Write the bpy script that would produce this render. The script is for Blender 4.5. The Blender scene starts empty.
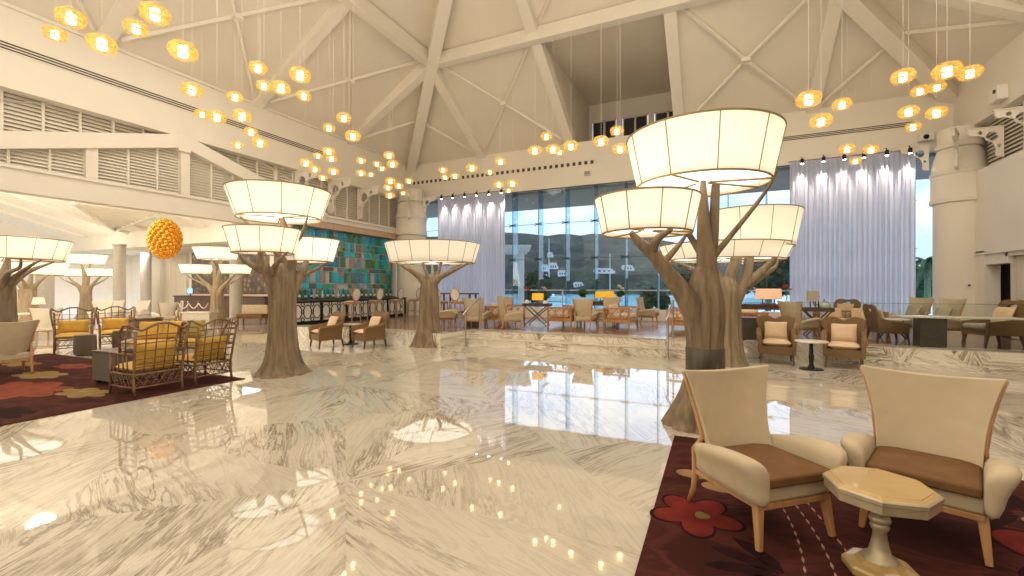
import bpy, math, random
from mathutils import Vector, Matrix
from mathutils.geometry import tessellate_polygon
PI = math.pi
RND = random.Random(11)
SC = bpy.context.scene
COL = SC.collection

# ------------------------------------------------------------------ camera frame
EYE = 1.55
FOC = 447.0                       # focal length in pixels of a 1024 px wide frame
YAW = math.radians(24.6)
FWD = (-math.sin(YAW), math.cos(YAW))
RGT = (math.cos(YAW), math.sin(YAW))


def ray(px):
    s = (px - 512.0) / FOC
    return FWD[0] + s * RGT[0], FWD[1] + s * RGT[1]


def on_level(px, py, z=0.0):
    """where the sight line through a photo pixel meets the level z"""
    d = FOC * (EYE - z) / (py - 288.0)
    a, b = ray(px)
    return Vector((a * d, b * d, z))


def at_depth(px, d, z=0.0):
    a, b = ray(px)
    return Vector((a * d, b * d, z))


# ------------------------------------------------------------------ mesh builder
def rotz(a):
    return Matrix.Rotation(a, 4, 'Z')


def T(x, y, z):
    return Matrix.Translation((x, y, z))


class MB:
    def __init__(s):
        s.v, s.f, s.c = [], [], []

    def add(s, vs, fs, m=None, col=None):
        o = len(s.v)
        s.v += [tuple(m @ Vector(p)) for p in vs] if m is not None else [tuple(p) for p in vs]
        s.f += [tuple(i + o for i in f) for f in fs]
        if col is not None:
            s.c += [col] * len(fs)
        return s

    def box(s, c, d, m=None, col=None):
        x, y, z = c
        a, b, h = d[0] / 2, d[1] / 2, d[2] / 2
        vs = [(x + i * a, y + j * b, z + k * h) for k in (-1, 1) for j in (-1, 1) for i in (-1, 1)]
        return s.add(vs, [(0, 2, 3, 1), (4, 5, 7, 6), (0, 1, 5, 4), (2, 6, 7, 3), (0, 4, 6, 2), (1, 3, 7, 5)], m, col)

    def span(s, x0, x1, y0, y1, z0, z1, m=None):
        return s.box(((x0 + x1) / 2, (y0 + y1) / 2, (z0 + z1) / 2), (x1 - x0, y1 - y0, z1 - z0), m)

    def bar(s, p0, p1, w, h=None, w1=None, h1=None, side=None):
        """straight bar of w x h section, tapering to w1 x h1"""
        p0, p1 = Vector(p0), Vector(p1)
        h = w if h is None else h
        w1 = w if w1 is None else w1
        h1 = h if h1 is None else h1
        t = (p1 - p0).normalized()
        a = Vector(side) if side else (Vector((0, 0, 1)).cross(t) if abs(t.z) < .98 else Vector((1, 0, 0)))
        a = (a - t * a.dot(t)).normalized()
        b = t.cross(a)
        vs = []
        for p, ww, hh in ((p0, w, h), (p1, w1, h1)):
            for i, j in ((-1, -1), (1, -1), (1, 1), (-1, 1)):
                vs.append(p + a * (i * ww / 2) + b * (j * hh / 2))
        return s.add(vs, [(3, 2, 1, 0), (4, 5, 6, 7), (0, 1, 5, 4), (1, 2, 6, 5), (2, 3, 7, 6), (3, 0, 4, 7)])

    def tube(s, pts, r, n=8, closed=False, flat=1.0):
        pts = [Vector(p) for p in pts]
        k = len(pts)
        rs = r if isinstance(r, (list, tuple)) else [r] * k
        vs, fs = [], []
        up = None
        for i, p in enumerate(pts):
            if closed:
                t = pts[(i + 1) % k] - pts[i - 1]
            else:
                t = pts[min(i + 1, k - 1)] - pts[max(i - 1, 0)]
            t.normalize()
            if up is None:
                up = Vector((0, 0, 1)) if abs(t.z) < .9 else Vector((1, 0, 0))
            a = up.cross(t)
            if a.length < 1e-5:
                a = Vector((0, 1, 0)).cross(t)
            a.normalize()
            b = t.cross(a)
            up = b
            for j in range(n):
                q = 2 * PI * j / n
                vs.append(p + a * (math.cos(q) * rs[i]) + b * (math.sin(q) * rs[i] * flat))
        m = k if closed else k - 1
        for i in range(m):
            i2 = (i + 1) % k
            for j in range(n):
                j2 = (j + 1) % n
                fs.append((i * n + j, i * n + j2, i2 * n + j2, i2 * n + j))
        if not closed:
            fs.append(tuple(range(n - 1, -1, -1)))
            fs.append(tuple((k - 1) * n + j for j in range(n)))
        return s.add(vs, fs)

    def lathe(s, prof, n=24, c=(0, 0, 0), m=None, close=True, rfun=None):
        vs, fs = [], []
        for i, (r, z) in enumerate(prof):
            for j in range(n):
                q = 2 * PI * j / n
                rr = r if rfun is None else rfun(r, z, q)
                vs.append((c[0] + rr * math.cos(q), c[1] + rr * math.sin(q), c[2] + z))
        for i in range(len(prof) - 1):
            for j in range(n):
                j2 = (j + 1) % n
                fs.append((i * n + j, i * n + j2, (i + 1) * n + j2, (i + 1) * n + j))
        if close:
            fs.append(tuple(range(n - 1, -1, -1)))
            fs.append(tuple((len(prof) - 1) * n + j for j in range(n)))
        return s.add(vs, fs, m)

    def plate(s, loops, th, m=None):
        """flat outline (first loop) with holes (other loops) in local XY, th thick along Z"""
        pts = [p for l in loops for p in l]
        tri = tessellate_polygon([[Vector((x, y, 0)) for x, y in l] for l in loops])
        n = len(pts)
        vs = [(x, y, th / 2) for x, y in pts] + [(x, y, -th / 2) for x, y in pts]
        fs = [tuple(t) for t in tri] + [tuple(i + n for i in reversed(t)) for t in tri]
        o = 0
        for l in loops:
            k = len(l)
            for i in range(k):
                j = (i + 1) % k
                fs.append((o + i, o + j, o + j + n, o + i + n))
            o += k
        return s.add(vs, fs, m)

    def pillow(s, w, h, t, m=None, n=10, pinch=.06):
        """stuffed cushion in local XY, thick along Z, with drawn-in sides and pointed corners"""
        vs, fs = [], []
        for sd in (1, -1):
            for j in range(n + 1):
                for i in range(n + 1):
                    u, v = 2 * i / n - 1, 2 * j / n - 1
                    x = w / 2 * u * (1 - pinch * (1 - v * v))
                    y = h / 2 * v * (1 - pinch * (1 - u * u))
                    z = sd * t / 2 * ((1 - u ** 4) * (1 - v ** 4)) ** .5
                    vs.append((x, y, z))
        k = (n + 1) ** 2
        for j in range(n):
            for i in range(n):
                a = j * (n + 1) + i
                fs.append((a, a + 1, a + n + 2, a + n + 1))
                fs.append((k + a, k + a + n + 1, k + a + n + 2, k + a + 1))
        return s.add(vs, fs, m)

    def sheet(s, fn, nu, nv, th, m=None):
        """two-sided shell: fn(u, v) -> point of the front, th (number or fn) thick along +Y"""
        vs, fs = [], []
        for sd in (0, 1):
            for j in range(nv + 1):
                for i in range(nu + 1):
                    u, v = 2 * i / nu - 1, j / nv
                    x, y, z = fn(u, v)
                    tt = th(u, v) if callable(th) else th
                    vs.append((x, y + sd * tt, z))
        k = (nu + 1) * (nv + 1)
        W = nu + 1
        for j in range(nv):
            for i in range(nu):
                a = j * W + i
                fs.append((a, a + 1, a + W + 1, a + W))
                fs.append((k + a, k + a + W, k + a + W + 1, k + a + 1))
        rim = [i for i in range(W)] + [j * W + nu for j in range(1, nv + 1)] + [nv * W + i for i in range(nu - 1, -1, -1)] + [j * W for j in range(nv - 1, 0, -1)]
        for i in range(len(rim)):
            a, b = rim[i], rim[(i + 1) % len(rim)]
            fs.append((a, k + a, k + b, b))
        return s.add(vs, fs, m)

    def loft(s, secs, m=None):
        n = len(secs[0])
        vs = [p for q in secs for p in q]
        fs = []
        for i in range(len(secs) - 1):
            for j in range(n):
                j2 = (j + 1) % n
                fs.append((i * n + j, i * n + j2, (i + 1) * n + j2, (i + 1) * n + j))
        fs.append(tuple(range(n - 1, -1, -1)))
        fs.append(tuple((len(secs) - 1) * n + j for j in range(n)))
        return s.add(vs, fs, m)

    def ball(s, c, r, n=10, k=6, sz=1.0):
        prof = [(max(r * math.sin(PI * i / k), 1e-4), -r * sz * math.cos(PI * i / k)) for i in range(k + 1)]
        return s.lathe(prof, n, c)

    def mesh(s, name):
        import bmesh
        me = bpy.data.meshes.new(name)
        me.from_pydata(s.v, [], s.f)
        if s.c:
            at = me.color_attributes.new('tint', 'FLOAT_COLOR', 'CORNER')
            k = 0
            for p in me.polygons:
                for _ in p.loop_indices:
                    at.data[k].color = (*s.c[p.index], 1)
                    k += 1
        b = bmesh.new()
        b.from_mesh(me)
        bmesh.ops.recalc_face_normals(b, faces=b.faces)
        b.to_mesh(me)
        b.free()
        return me

    def build(s, name, mt, parent=None, smooth=None, bevel=0, sub=0, label=None, seg=2):
        me = s.mesh(name)
        me.materials.append(mt)
        o = bpy.data.objects.new(name, me)
        COL.objects.link(o)
        if parent is not None:
            o.parent = parent
        if smooth:
            for p in me.polygons:
                p.use_smooth = True
            if smooth is not True:
                me.set_sharp_from_angle(angle=math.radians(smooth))
        if bevel:
            md = o.modifiers.new('bevel', 'BEVEL')
            md.width = bevel
            md.segments = seg
            md.limit_method = 'ANGLE'
            md.angle_limit = math.radians(40)
            md.harden_normals = False
        if sub:
            md = o.modifiers.new('sub', 'SUBSURF')
            md.levels = md.render_levels = sub
        if label:
            o['label'] = label
        return o


def thing(name, label, cat, loc=(0, 0, 0), rz=0, group=None):
    o = bpy.data.objects.new(name, None)
    o.empty_display_size = .1
    COL.objects.link(o)
    o.location = loc
    o.rotation_euler = (0, 0, rz)
    o['label'], o['category'] = label, cat
    if group:
        o['group'] = group
    return o


def tag(o, label, cat, group=None, kind=None):
    o['label'], o['category'] = label, cat
    if group:
        o['group'] = group
    if kind:
        o['kind'] = kind
    return o


def struct(o, label=None):
    o['kind'] = 'structure'
    if label:
        o['label'] = label
    return o


def copy_tree(o, parent=None):
    c = o.copy()
    COL.objects.link(c)
    if parent is not None:
        c.parent = parent
        c.matrix_parent_inverse = o.matrix_parent_inverse.copy()
    for ch in list(o.children):
        copy_tree(ch, c)
    return c


class Kind:
    """one prototype of a kind of thing; the first place uses it, the later ones copy it"""

    def __init__(s, maker):
        s.maker, s.proto, s.used = maker, None, False

    def put(s, loc, rz, label, group=None, scale=None):
        if s.proto is None:
            s.proto = s.maker()
            o = s.proto
        else:
            o = copy_tree(s.proto)
        o.location, o.rotation_euler = loc, (0, 0, rz)
        o['label'] = label
        if group:
            o['group'] = group
        if scale:
            o.scale = scale if isinstance(scale, tuple) else (scale,) * 3
        return o


def facing(fx, fy):
    """turn about Z that points a thing's front (-Y) along (fx, fy)"""
    return math.atan2(fx, -fy)


ORD = 'zeroth first second third fourth fifth sixth seventh eighth ninth tenth eleventh twelfth thirteenth fourteenth fifteenth sixteenth seventeenth eighteenth nineteenth twentieth'.split()


def ordinal(i):
    if i <= 20:
        return ORD[i]
    t = {2: 'twenty', 3: 'thirty', 4: 'forty'}[i // 10]
    return t + '-' + ORD[i % 10] if i % 10 else {'twenty': 'twentieth', 'thirty': 'thirtieth', 'forty': 'fortieth'}[t]


# ------------------------------------------------------------------ materials
def mat(name, col=(.8, .8, .8), rough=.6, metal=0.0, spec=.5, emit=None, es=0.0, sheen=0.0, noise=0.0, nscale=8.0, bump=0.0, bscale=60.0, coat=0.0, trans=0.0, stretch=None):
    m = bpy.data.materials.new(name)
    m.use_nodes = True
    N, L = m.node_tree.nodes, m.node_tree.links
    p = N['Principled BSDF']
    p.inputs['Base Color'].default_value = (*col, 1)
    p.inputs['Roughness'].default_value = rough
    p.inputs['Metallic'].default_value = metal
    p.inputs['Specular IOR Level'].default_value = spec
    p.inputs['Coat Weight'].default_value = coat
    if sheen:
        p.inputs['Sheen Weight'].default_value = sheen
    if emit:
        p.inputs['Emission Color'].default_value = (*emit, 1)
        p.inputs['Emission Strength'].default_value = es
    if noise or bump:
        tc = N.new('ShaderNodeTexCoord')
        mp = N.new('ShaderNodeMapping')
        L.new(tc.outputs['Object'], mp.inputs['Vector'])
        if stretch:
            mp.inputs['Scale'].default_value = stretch
        if noise:
            n = N.new('ShaderNodeTexNoise')
            n.inputs['Scale'].default_value = nscale
            n.inputs['Detail'].default_value = 4
            L.new(mp.outputs[0], n.inputs['Vector'])
            r = N.new('ShaderNodeValToRGB')
            e = r.color_ramp.elements
            e[0].position, e[1].position = .3, .7
            e[0].color = (*[max(0, c * (1 - noise)) for c in col], 1)
            e[1].color = (*[min(1, c * (1 + noise * .6)) for c in col], 1)
            L.new(n.outputs['Fac'], r.inputs['Fac'])
            L.new(r.outputs['Color'], p.inputs['Base Color'])
        if bump:
            n2 = N.new('ShaderNodeTexNoise')
            n2.inputs['Scale'].default_value = bscale
            n2.inputs['Detail'].default_value = 3
            L.new(mp.outputs[0], n2.inputs['Vector'])
            b = N.new('ShaderNodeBump')
            b.inputs['Strength'].default_value = bump
            b.inputs['Distance'].default_value = .01
            L.new(n2.outputs['Fac'], b.inputs['Height'])
            L.new(b.outputs['Normal'], p.inputs['Normal'])
    return m


def nodes(m):
    return m.node_tree.nodes, m.node_tree.links, m.node_tree.nodes['Principled BSDF']


def ramp(N, stops, interp='LINEAR'):
    r = N.new('ShaderNodeValToRGB')
    r.color_ramp.interpolation = interp
    e = r.color_ramp.elements
    while len(e) < len(stops):
        e.new(.5)
    for k, (p, c) in enumerate(stops):
        e[k].position = p
        e[k].color = (*c, 1)
    return r


def math_node(N, L, op, a, b=None):
    n = N.new('ShaderNodeMath')
    n.operation = op
    for i, x in enumerate((a, b)):
        if x is None:
            continue
        if isinstance(x, (int, float)):
            n.inputs[i].default_value = x
        else:
            L.new(x, n.inputs[i])
    return n.outputs[0]


def marble(name, tile=2.7, rough=.025, light=(.60, .54, .435), dark=(.21, .17, .12), amount=1.0, ior=1.9, wall=False):
    """polished white marble laid in slabs whose grey-brown veins run one way in each slab"""
    m = mat(name, light, rough, spec=.5)
    N, L, p = nodes(m)
    p.inputs['IOR'].default_value = ior
    tc = N.new('ShaderNodeTexCoord')
    sp = N.new('ShaderNodeSeparateXYZ')
    L.new(tc.outputs['Object'], sp.inputs[0])
    ax, ay = (sp.outputs[0], sp.outputs[2]) if wall else (sp.outputs[0], sp.outputs[1])
    fx = math_node(N, L, 'FLOOR', ux := math_node(N, L, 'DIVIDE', ax, tile))
    fy = math_node(N, L, 'FLOOR', uy := math_node(N, L, 'DIVIDE', ay, tile))
    # each slab is quartered along its diagonals, book-matched
    qx = math_node(N, L, 'ABSOLUTE', math_node(N, L, 'SUBTRACT', math_node(N, L, 'SUBTRACT', ux, fx), .5))
    qy = math_node(N, L, 'ABSOLUTE', math_node(N, L, 'SUBTRACT', math_node(N, L, 'SUBTRACT', uy, fy), .5))
    sector = math_node(N, L, 'GREATER_THAN', qx, qy)
    cb = N.new('ShaderNodeCombineXYZ')
    L.new(fx, cb.inputs[0])
    L.new(fy, cb.inputs[1])
    L.new(sector, cb.inputs[2])
    wn = N.new('ShaderNodeTexWhiteNoise')
    wn.noise_dimensions = '3D'
    L.new(cb.outputs[0], wn.inputs['Vector'])
    # slab angle: a handful of directions
    st = math_node(N, L, 'FLOOR', math_node(N, L, 'MULTIPLY', wn.outputs['Value'], 4.0))
    ang = math_node(N, L, 'ADD', math_node(N, L, 'MULTIPLY', st, .33), math_node(N, L, 'MULTIPLY', sector, 1.05))
    vr = N.new('ShaderNodeVectorRotate')
    vr.rotation_type = 'Z_AXIS'
    pos = N.new('ShaderNodeCombineXYZ')
    L.new(ax, pos.inputs[0])
    L.new(ay, pos.inputs[1])
    L.new(pos.outputs[0], vr.inputs['Vector'])
    L.new(ang, vr.inputs['Angle'])
    off = N.new('ShaderNodeVectorMath')
    off.operation = 'MULTIPLY_ADD'
    off.inputs[1].default_value = (9, 9, 9)
    L.new(wn.outputs['Color'], off.inputs[0])
    L.new(vr.outputs[0], off.inputs[2])

    def vein(sx, sy, sc, stops, det=6, dist=1.2):
        mp = N.new('ShaderNodeMapping')
        mp.inputs['Scale'].default_value = (sx, sy, 1)
        L.new(off.outputs[0], mp.inputs['Vector'])
        n = N.new('ShaderNodeTexNoise')
        n.inputs['Scale'].default_value = sc
        n.inputs['Detail'].default_value = det
        n.inputs['Roughness'].default_value = .62
        n.inputs['Distortion'].default_value = dist
        L.new(mp.outputs[0], n.inputs['Vector'])
        r = ramp(N, stops)
        L.new(n.outputs['Fac'], r.inputs['Fac'])
        return r.outputs['Color']
    W, K = (1, 1, 1), (0, 0, 0)
    a = vein(.32, 2.6, 2.0, [(.0, K), (.45, K), (.495, W), (.51, W), (.55, K), (1, K)], 7, 2.2)
    b = vein(.40, 5.5, 3.2, [(.0, K), (.47, K), (.5, W), (.53, K), (1, K)], 6, 2.6)
    c = vein(.3, 1.1, 1.0, [(.0, K), (.42, K), (.62, W), (1, W)], 3, .4)
    v = math_node(N, L, 'ADD', math_node(N, L, 'MULTIPLY', a, .75), math_node(N, L, 'MULTIPLY', b, .5))
    v = math_node(N, L, 'MULTIPLY', v, math_node(N, L, 'ADD', math_node(N, L, 'MULTIPLY', c, .85), .22))
    v = math_node(N, L, 'MULTIPLY', v, amount)
    cl = N.new('ShaderNodeClamp')
    L.new(v, cl.inputs[0])
    mx = N.new('ShaderNodeMix')
    mx.data_type = 'RGBA'
    L.new(cl.outputs[0], mx.inputs['Factor'])
    mx.inputs['A'].default_value = (*light, 1)
    mx.inputs['B'].default_value = (*dark, 1)
    # slab joints
    L.new(mx.outputs['Result'], p.inputs['Base Color'])
    return m


def wood(name, c1, c2, rough=.45, scale=3.0, stretch=(1, 1, .12), coat=.2):
    m = mat(name, c1, rough, coat=coat)
    N, L, p = nodes(m)
    tc = N.new('ShaderNodeTexCoord')
    mp = N.new('ShaderNodeMapping')
    mp.inputs['Scale'].default_value = stretch
    L.new(tc.outputs['Object'], mp.inputs['Vector'])
    n = N.new('ShaderNodeTexNoise')
    n.inputs['Scale'].default_value = scale * 6
    n.inputs['Detail'].default_value = 5
    n.inputs['Distortion'].default_value = .6
    L.new(mp.outputs[0], n.inputs['Vector'])
    r = ramp(N, [(.3, c2), (.7, c1)])
    L.new(n.outputs['Fac'], r.inputs['Fac'])
    L.new(r.outputs['Color'], p.inputs['Base Color'])
    return m


def weave(name, c1, c2, scale=60.0, rough=.6):
    """woven strands: two crossed bands"""
    m = mat(name, c1, rough)
    N, L, p = nodes(m)
    tc = N.new('ShaderNodeTexCoord')
    w1 = N.new('ShaderNodeTexWave')
    w1.bands_direction = 'Z'
    w1.inputs['Scale'].default_value = scale * .5
    w1.inputs['Distortion'].default_value = .8
    w2 = N.new('ShaderNodeTexWave')
    w2.bands_direction = 'DIAGONAL'
    w2.inputs['Scale'].default_value = scale * .35
    for w in (w1, w2):
        L.new(tc.outputs['Object'], w.inputs['Vector'])
    f = math_node(N, L, 'MULTIPLY', w1.outputs['Fac'], w2.outputs['Fac'])
    r = ramp(N, [(.0, c2), (.6, c1)])
    L.new(f, r.inputs['Fac'])
    L.new(r.outputs['Color'], p.inputs['Base Color'])
    b = N.new('ShaderNodeBump')
    b.inputs['Strength'].default_value = .5
    b.inputs['Distance'].default_value = .01
    L.new(f, b.inputs['Height'])
    L.new(b.outputs['Normal'], p.inputs['Normal'])
    return m


def cloth_through(name, col, trans=.5, emit=0.0, ecol=None, see=0.0):
    """thin cloth that lets light through"""
    m = bpy.data.materials.new(name)
    m.use_nodes = True
    N, L = m.node_tree.nodes, m.node_tree.links
    N.remove(N['Principled BSDF'])
    out = [n for n in N if n.type == 'OUTPUT_MATERIAL'][0]
    d = N.new('ShaderNodeBsdfDiffuse')
    t = N.new('ShaderNodeBsdfTranslucent')
    d.inputs['Color'].default_value = t.inputs['Color'].default_value = (*col, 1)
    mx = N.new('ShaderNodeMixShader')
    mx.inputs[0].default_value = trans
    L.new(d.outputs[0], mx.inputs[1])
    L.new(t.outputs[0], mx.inputs[2])
    o = mx.outputs[0]
    if see:
        tr = N.new('ShaderNodeBsdfTransparent')
        m2 = N.new('ShaderNodeMixShader')
        m2.inputs[0].default_value = see
        L.new(o, m2.inputs[1])
        L.new(tr.outputs[0], m2.inputs[2])
        o = m2.outputs[0]
    if emit:
        e = N.new('ShaderNodeEmission')
        e.inputs['Color'].default_value = (*(ecol or col), 1)
        e.inputs['Strength'].default_value = emit
        ad = N.new('ShaderNodeAddShader')
        L.new(o, ad.inputs[0])
        L.new(e.outputs[0], ad.inputs[1])
        o = ad.outputs[0]
    L.new(o, out.inputs['Surface'])
    return m


def clear_glass(name, tint=(.93, .97, 1), gloss=.05, rough=0.0):
    m = bpy.data.materials.new(name)
    m.use_nodes = True
    N, L = m.node_tree.nodes, m.node_tree.links
    N.remove(N['Principled BSDF'])
    out = [n for n in N if n.type == 'OUTPUT_MATERIAL'][0]
    t = N.new('ShaderNodeBsdfTransparent')
    t.inputs['Color'].default_value = (*tint, 1)
    g = N.new('ShaderNodeBsdfGlossy')
    g.inputs['Roughness'].default_value = rough
    mx = N.new('ShaderNodeMixShader')
    mx.inputs[0].default_value = gloss
    L.new(t.outputs[0], mx.inputs[1])
    L.new(g.outputs[0], mx.inputs[2])
    L.new(mx.outputs[0], out.inputs['Surface'])
    return m


def glow(name, col, s, sample=True):
    m = mat(name, (.02, .02, .02), .6, emit=col, es=s)
    if not sample:
        m.cycles.emission_sampling = 'NONE'
    return m
# ------------------------------------------------------------------ shared materials
XL, XR, YB = -13.0, 6.2, 17.0          # left wall, right wall, glass wall
ZF0, ZF1 = 5.62, 7.26                  # fascia bottom and top
KR = .64                               # roof pitch
PLAT = .36                             # raised lounge floor
CREAM = (.82, .755, .64)
M = {}
M['plaster'] = mat('cream_plaster', CREAM, .8, noise=.04, nscale=.7)
M['ceiling'] = mat('ceiling_cream_paint', (.79, .72, .60), .85, noise=.04, nscale=.8)
M['beam'] = mat('beam_cream_paint', (.84, .775, .66), .75, noise=.03, nscale=1.2)
M['louver'] = mat('louver_cream_paint', (.84, .77, .65), .7, noise=.03, nscale=2)
M['dark_gap'] = mat('dark_cavity', (.10, .075, .055), .9, noise=.2)
M['cavity'] = mat('louver_cavity_board', (.42, .36, .28), .9, noise=.1)
M['white'] = mat('white_paint', (.85, .80, .72), .7, noise=.03, nscale=2)
M['marble'] = marble('polished_veined_marble')
M['marble_step'] = marble('veined_marble_riser', tile=1.1, rough=.15, dark=(.25, .19, .12), light=(.80, .74, .62), amount=1.3, ior=1.5, wall=True)
M['marble_top'] = marble('veined_marble_tread', tile=1.2, rough=.15, light=(.68, .61, .48), amount=.6, ior=1.5)
M['deck'] = wood('brown_floorboards', (.34, .20, .12), (.20, .11, .07), .25, 2.5, (.15, 2.5, 1), coat=.3)
M['oak'] = wood('honey_oak', (.56, .31, .13), (.40, .20, .08), .4)
M['walnut'] = wood('dark_walnut', (.13, .065, .04), (.07, .035, .022), .4)
M['orange_wood'] = wood('orange_teak', (.50, .24, .08), (.34, .15, .05), .4)
M['pale_wood'] = wood('pale_veneer', (.66, .45, .29), (.56, .36, .22), .5, 2)
M['black'] = mat('black_metal', (.02, .02, .02), .4, .6, noise=.1)
M['frame_grey'] = mat('dark_grey_frame', (.10, .12, .12), .4, .4, noise=.1)
M['steel'] = mat('brushed_steel', (.55, .52, .48), .25, 1.0, noise=.05)
M['glass'] = clear_glass('window_glass', (.88, .95, .99), .025)
M['glass_fin'] = clear_glass('blue_glass_fin', (.55, .80, .92), .12)
M['rail_glass'] = clear_glass('railing_glass', (.95, .965, .94), .015)


def roof_z(x, y):
    return ZF1 + KR * max(0.0, min(x - XL, YB - y, XR - x))


# ------------------------------------------------------------------ floors
b = MB()
b.v = [(-34, -7, 0), (10, -7, 0), (10, 17, 0), (-34, 17, 0)]
b.f = [(0, 1, 2, 3)]
struct(b.build('floor', M['marble']))

b = MB()                                # raised lounge, one body of marble edge
SX = .6                                 # right end of the two steps
out = [(XL, 9.75), (-6.5, 9.75), (-6.5, 10.9), (SX, 10.9), (SX, 11.25), (XR, 11.25), (XR, YB), (XL, YB)]
b.plate([out], PLAT - .004, T(0, 0, (PLAT - .004) / 2))
struct(b.build('trim_1', M['marble_step']), 'veined marble riser of the raised lounge')
b = MB()
b.plate([[(x, y + .55 if y < 12 else y) for x, y in out]], .006, T(0, 0, PLAT))
struct(b.build('floor.001', M['deck']), 'brown floorboards of the raised lounge')
b = MB()
b.plate([[(XL, 9.75), (-6.5, 9.75), (-6.5, 10.9), (SX, 10.9), (SX, 11.25), (XR, 11.25), (XR, 11.8), (SX, 11.8), (SX, 11.45), (-6.5, 11.45), (-6.5, 10.3), (XL, 10.3)]], .006, T(0, 0, PLAT + .001))
struct(b.build('trim_2', M['marble_top']), 'marble edging of the raised lounge')
b = MB()
b.span(-6.5, SX, 10.45, 10.9, 0, PLAT / 2)
struct(b.build('trim_3', M['marble_step']), 'lower marble step')
b = MB()
b.span(-6.5, SX, 10.43, 10.9, PLAT / 2, PLAT / 2 + .025)
b.span(-6.5, SX, 10.88, 11.0, PLAT + .004, PLAT + .012)
struct(b.build('floor.002', M['marble_top']), 'pale marble treads of the steps')
b = MB()
b.span(3.2, XR, 10.95, 11.25, 0, .10)
struct(b.build('trim_4', M['marble_step']), 'low marble plinth below the glass railing')

# ------------------------------------------------------------------ roof
apx = (-3.4, 7.4)
D0, D1, YP = -5.26, -1.20, 13.16
YH = YB - (D0 - XL)                       # where the dormer's left rafter meets the hip
YG = YB - (XR - D1)                       # and its right one


def slope(*pts):
    return [(x, y, roof_z(x, y)) for x, y in pts]


b = MB()
YN = -7.0
for poly in (slope((XL, YN), (XL, YB), apx, (apx[0], YN)), slope((XR, YB), (XR, YN), (apx[0], YN), apx),
             slope((XL, YB), (D0, YB), (D0, YH)), slope((D1, YB), (XR, YB), (D1, YG)),
             slope((D0, YP), (D1, YP), (D1, YG), apx, (D0, YH))):
    b.add(poly, [tuple(range(len(poly)))])
ZP = roof_z(-3.4, YP)
YD = 19.9
b.add([(D0, YP, ZP), (D1, YP, ZP), (D1, YD, ZP + .1), (D0, YD, ZP + .1)], [(0, 1, 2, 3)])                    # dormer soffit
for x in (D0, D1):
    b.add([(x, YP, ZP), (x, YD, ZP + .1), (x, YD, ZF1), (x, YB, ZF1)], [(0, 1, 2, 3)])
b.add([(D0, YB, ZF1), (D1, YB, ZF1), (D1, YD, ZF1), (D0, YD, ZF1)], [(0, 1, 2, 3)])
struct(b.build('ceiling', M['ceiling']))

b = MB()                                # dormer end wall round its clerestory windows
b.span(D0, D1, YD, YD + .15, 9.06, ZP + .1)
b.span(D0, D1, YD, YD + .15, ZF1, 8.1)
for k in range(4):
    x = D0 + k * (D1 - D0) / 3
    b.span(max(D0, x - .12), min(D1, x + .12), YD, YD + .15, 8.1, 9.06)
struct(b.build('wall_dormer', M['plaster']))
M['night_glass'] = mat('dark_window_glass', (.05, .05, .08), .1, noise=.2)
for k in range(3):
    w = MB()
    x0 = D0 + .16 + k * (D1 - D0) / 3
    w.span(x0, x0 + 1.04, YD + .08, YD + .10, 8.1, 9.06)
    o = struct(w.build('window_%d' % (k + 2), M['night_glass']))
    f = MB()
    f.span(x0 + .48, x0 + .56, YD + .02, YD + .08, 8.1, 9.06)
    for xx in (x0, x0 + 1.0):
        f.span(xx, xx + .04, YD + .02, YD + .08, 8.1, 9.06)
    f.span(x0, x0 + 1.04, YD + .02, YD + .08, 9.0, 9.06)
    f.build('window_frame', M['beam'], o)

# beams: rafters, purlins, hips, each its own timber
tn = [4]


def timber(p0, p1, w, h, mt=None, drop=None):
    tn[0] += 1
    q = MB()
    d = h / 2 if drop is None else drop
    q.bar((p0[0], p0[1], p0[2] - d), (p1[0], p1[1], p1[2] - d), w, h)
    return struct(q.build('trim_%d' % tn[0], mt or M['beam']))


def rp(x, y):
    return (x, y, roof_z(x, y))


def rpx(x, y, dx, dy):
    """eave end of a beam, run on into the wall"""
    return (x + dx, y + dy, ZF1 - KR * max(abs(dx), abs(dy)) + .36)


RW, RH = .34, .42
for x in (-9.2, D0, D1, 2.78):
    a = min(x - XL, XR - x)
    timber(rpx(x, YB, 0, .4), rp(x, YB - a), RW, RH)
for y in (13.16, 9.32, 5.48, 1.64):
    a = min(YB - y, 9.6)
    timber(rpx(XL, y, -.4, 0), rp(XL + a, y), RW, RH)
    timber(rpx(XR, y, .4, 0), rp(XR - a, y), RW, RH)
timber(rpx(XL, YB, -.3, .3), rp(*apx), .40, .62, drop=.42)
timber(rpx(XR, YB, .3, .3), rp(*apx), .40, .62, drop=.42)
for a in (3.84,):
    timber(rp(XL + a, YB - a), rp(XR - a, YB - a), .3, .4)
    timber(rp(XL + a, YB - a), rp(XL + a, YN), .3, .4)
    timber(rp(XR - a, YB - a), rp(XR - a, YN), .3, .4)


def xbrace(c0, c1, c2, c3):
    """thin crossing ribs of one roof bay with the boss where they meet"""
    tn[0] += 1
    q = MB()
    mid = [sum(c[i] for c in (c0, c1, c2, c3)) / 4 for i in range(3)]
    for c in (c0, c1, c2, c3):
        p = [mid[i] + (c[i] - mid[i]) * .86 for i in range(3)]
        q.bar((mid[0], mid[1], mid[2] - .05), (p[0], p[1], p[2] - .05), .07, .09)
    q.box((mid[0], mid[1], mid[2] - .06), (.24, .24, .12))
    struct(q.build('trim_%d' % tn[0], M['beam']))


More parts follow.
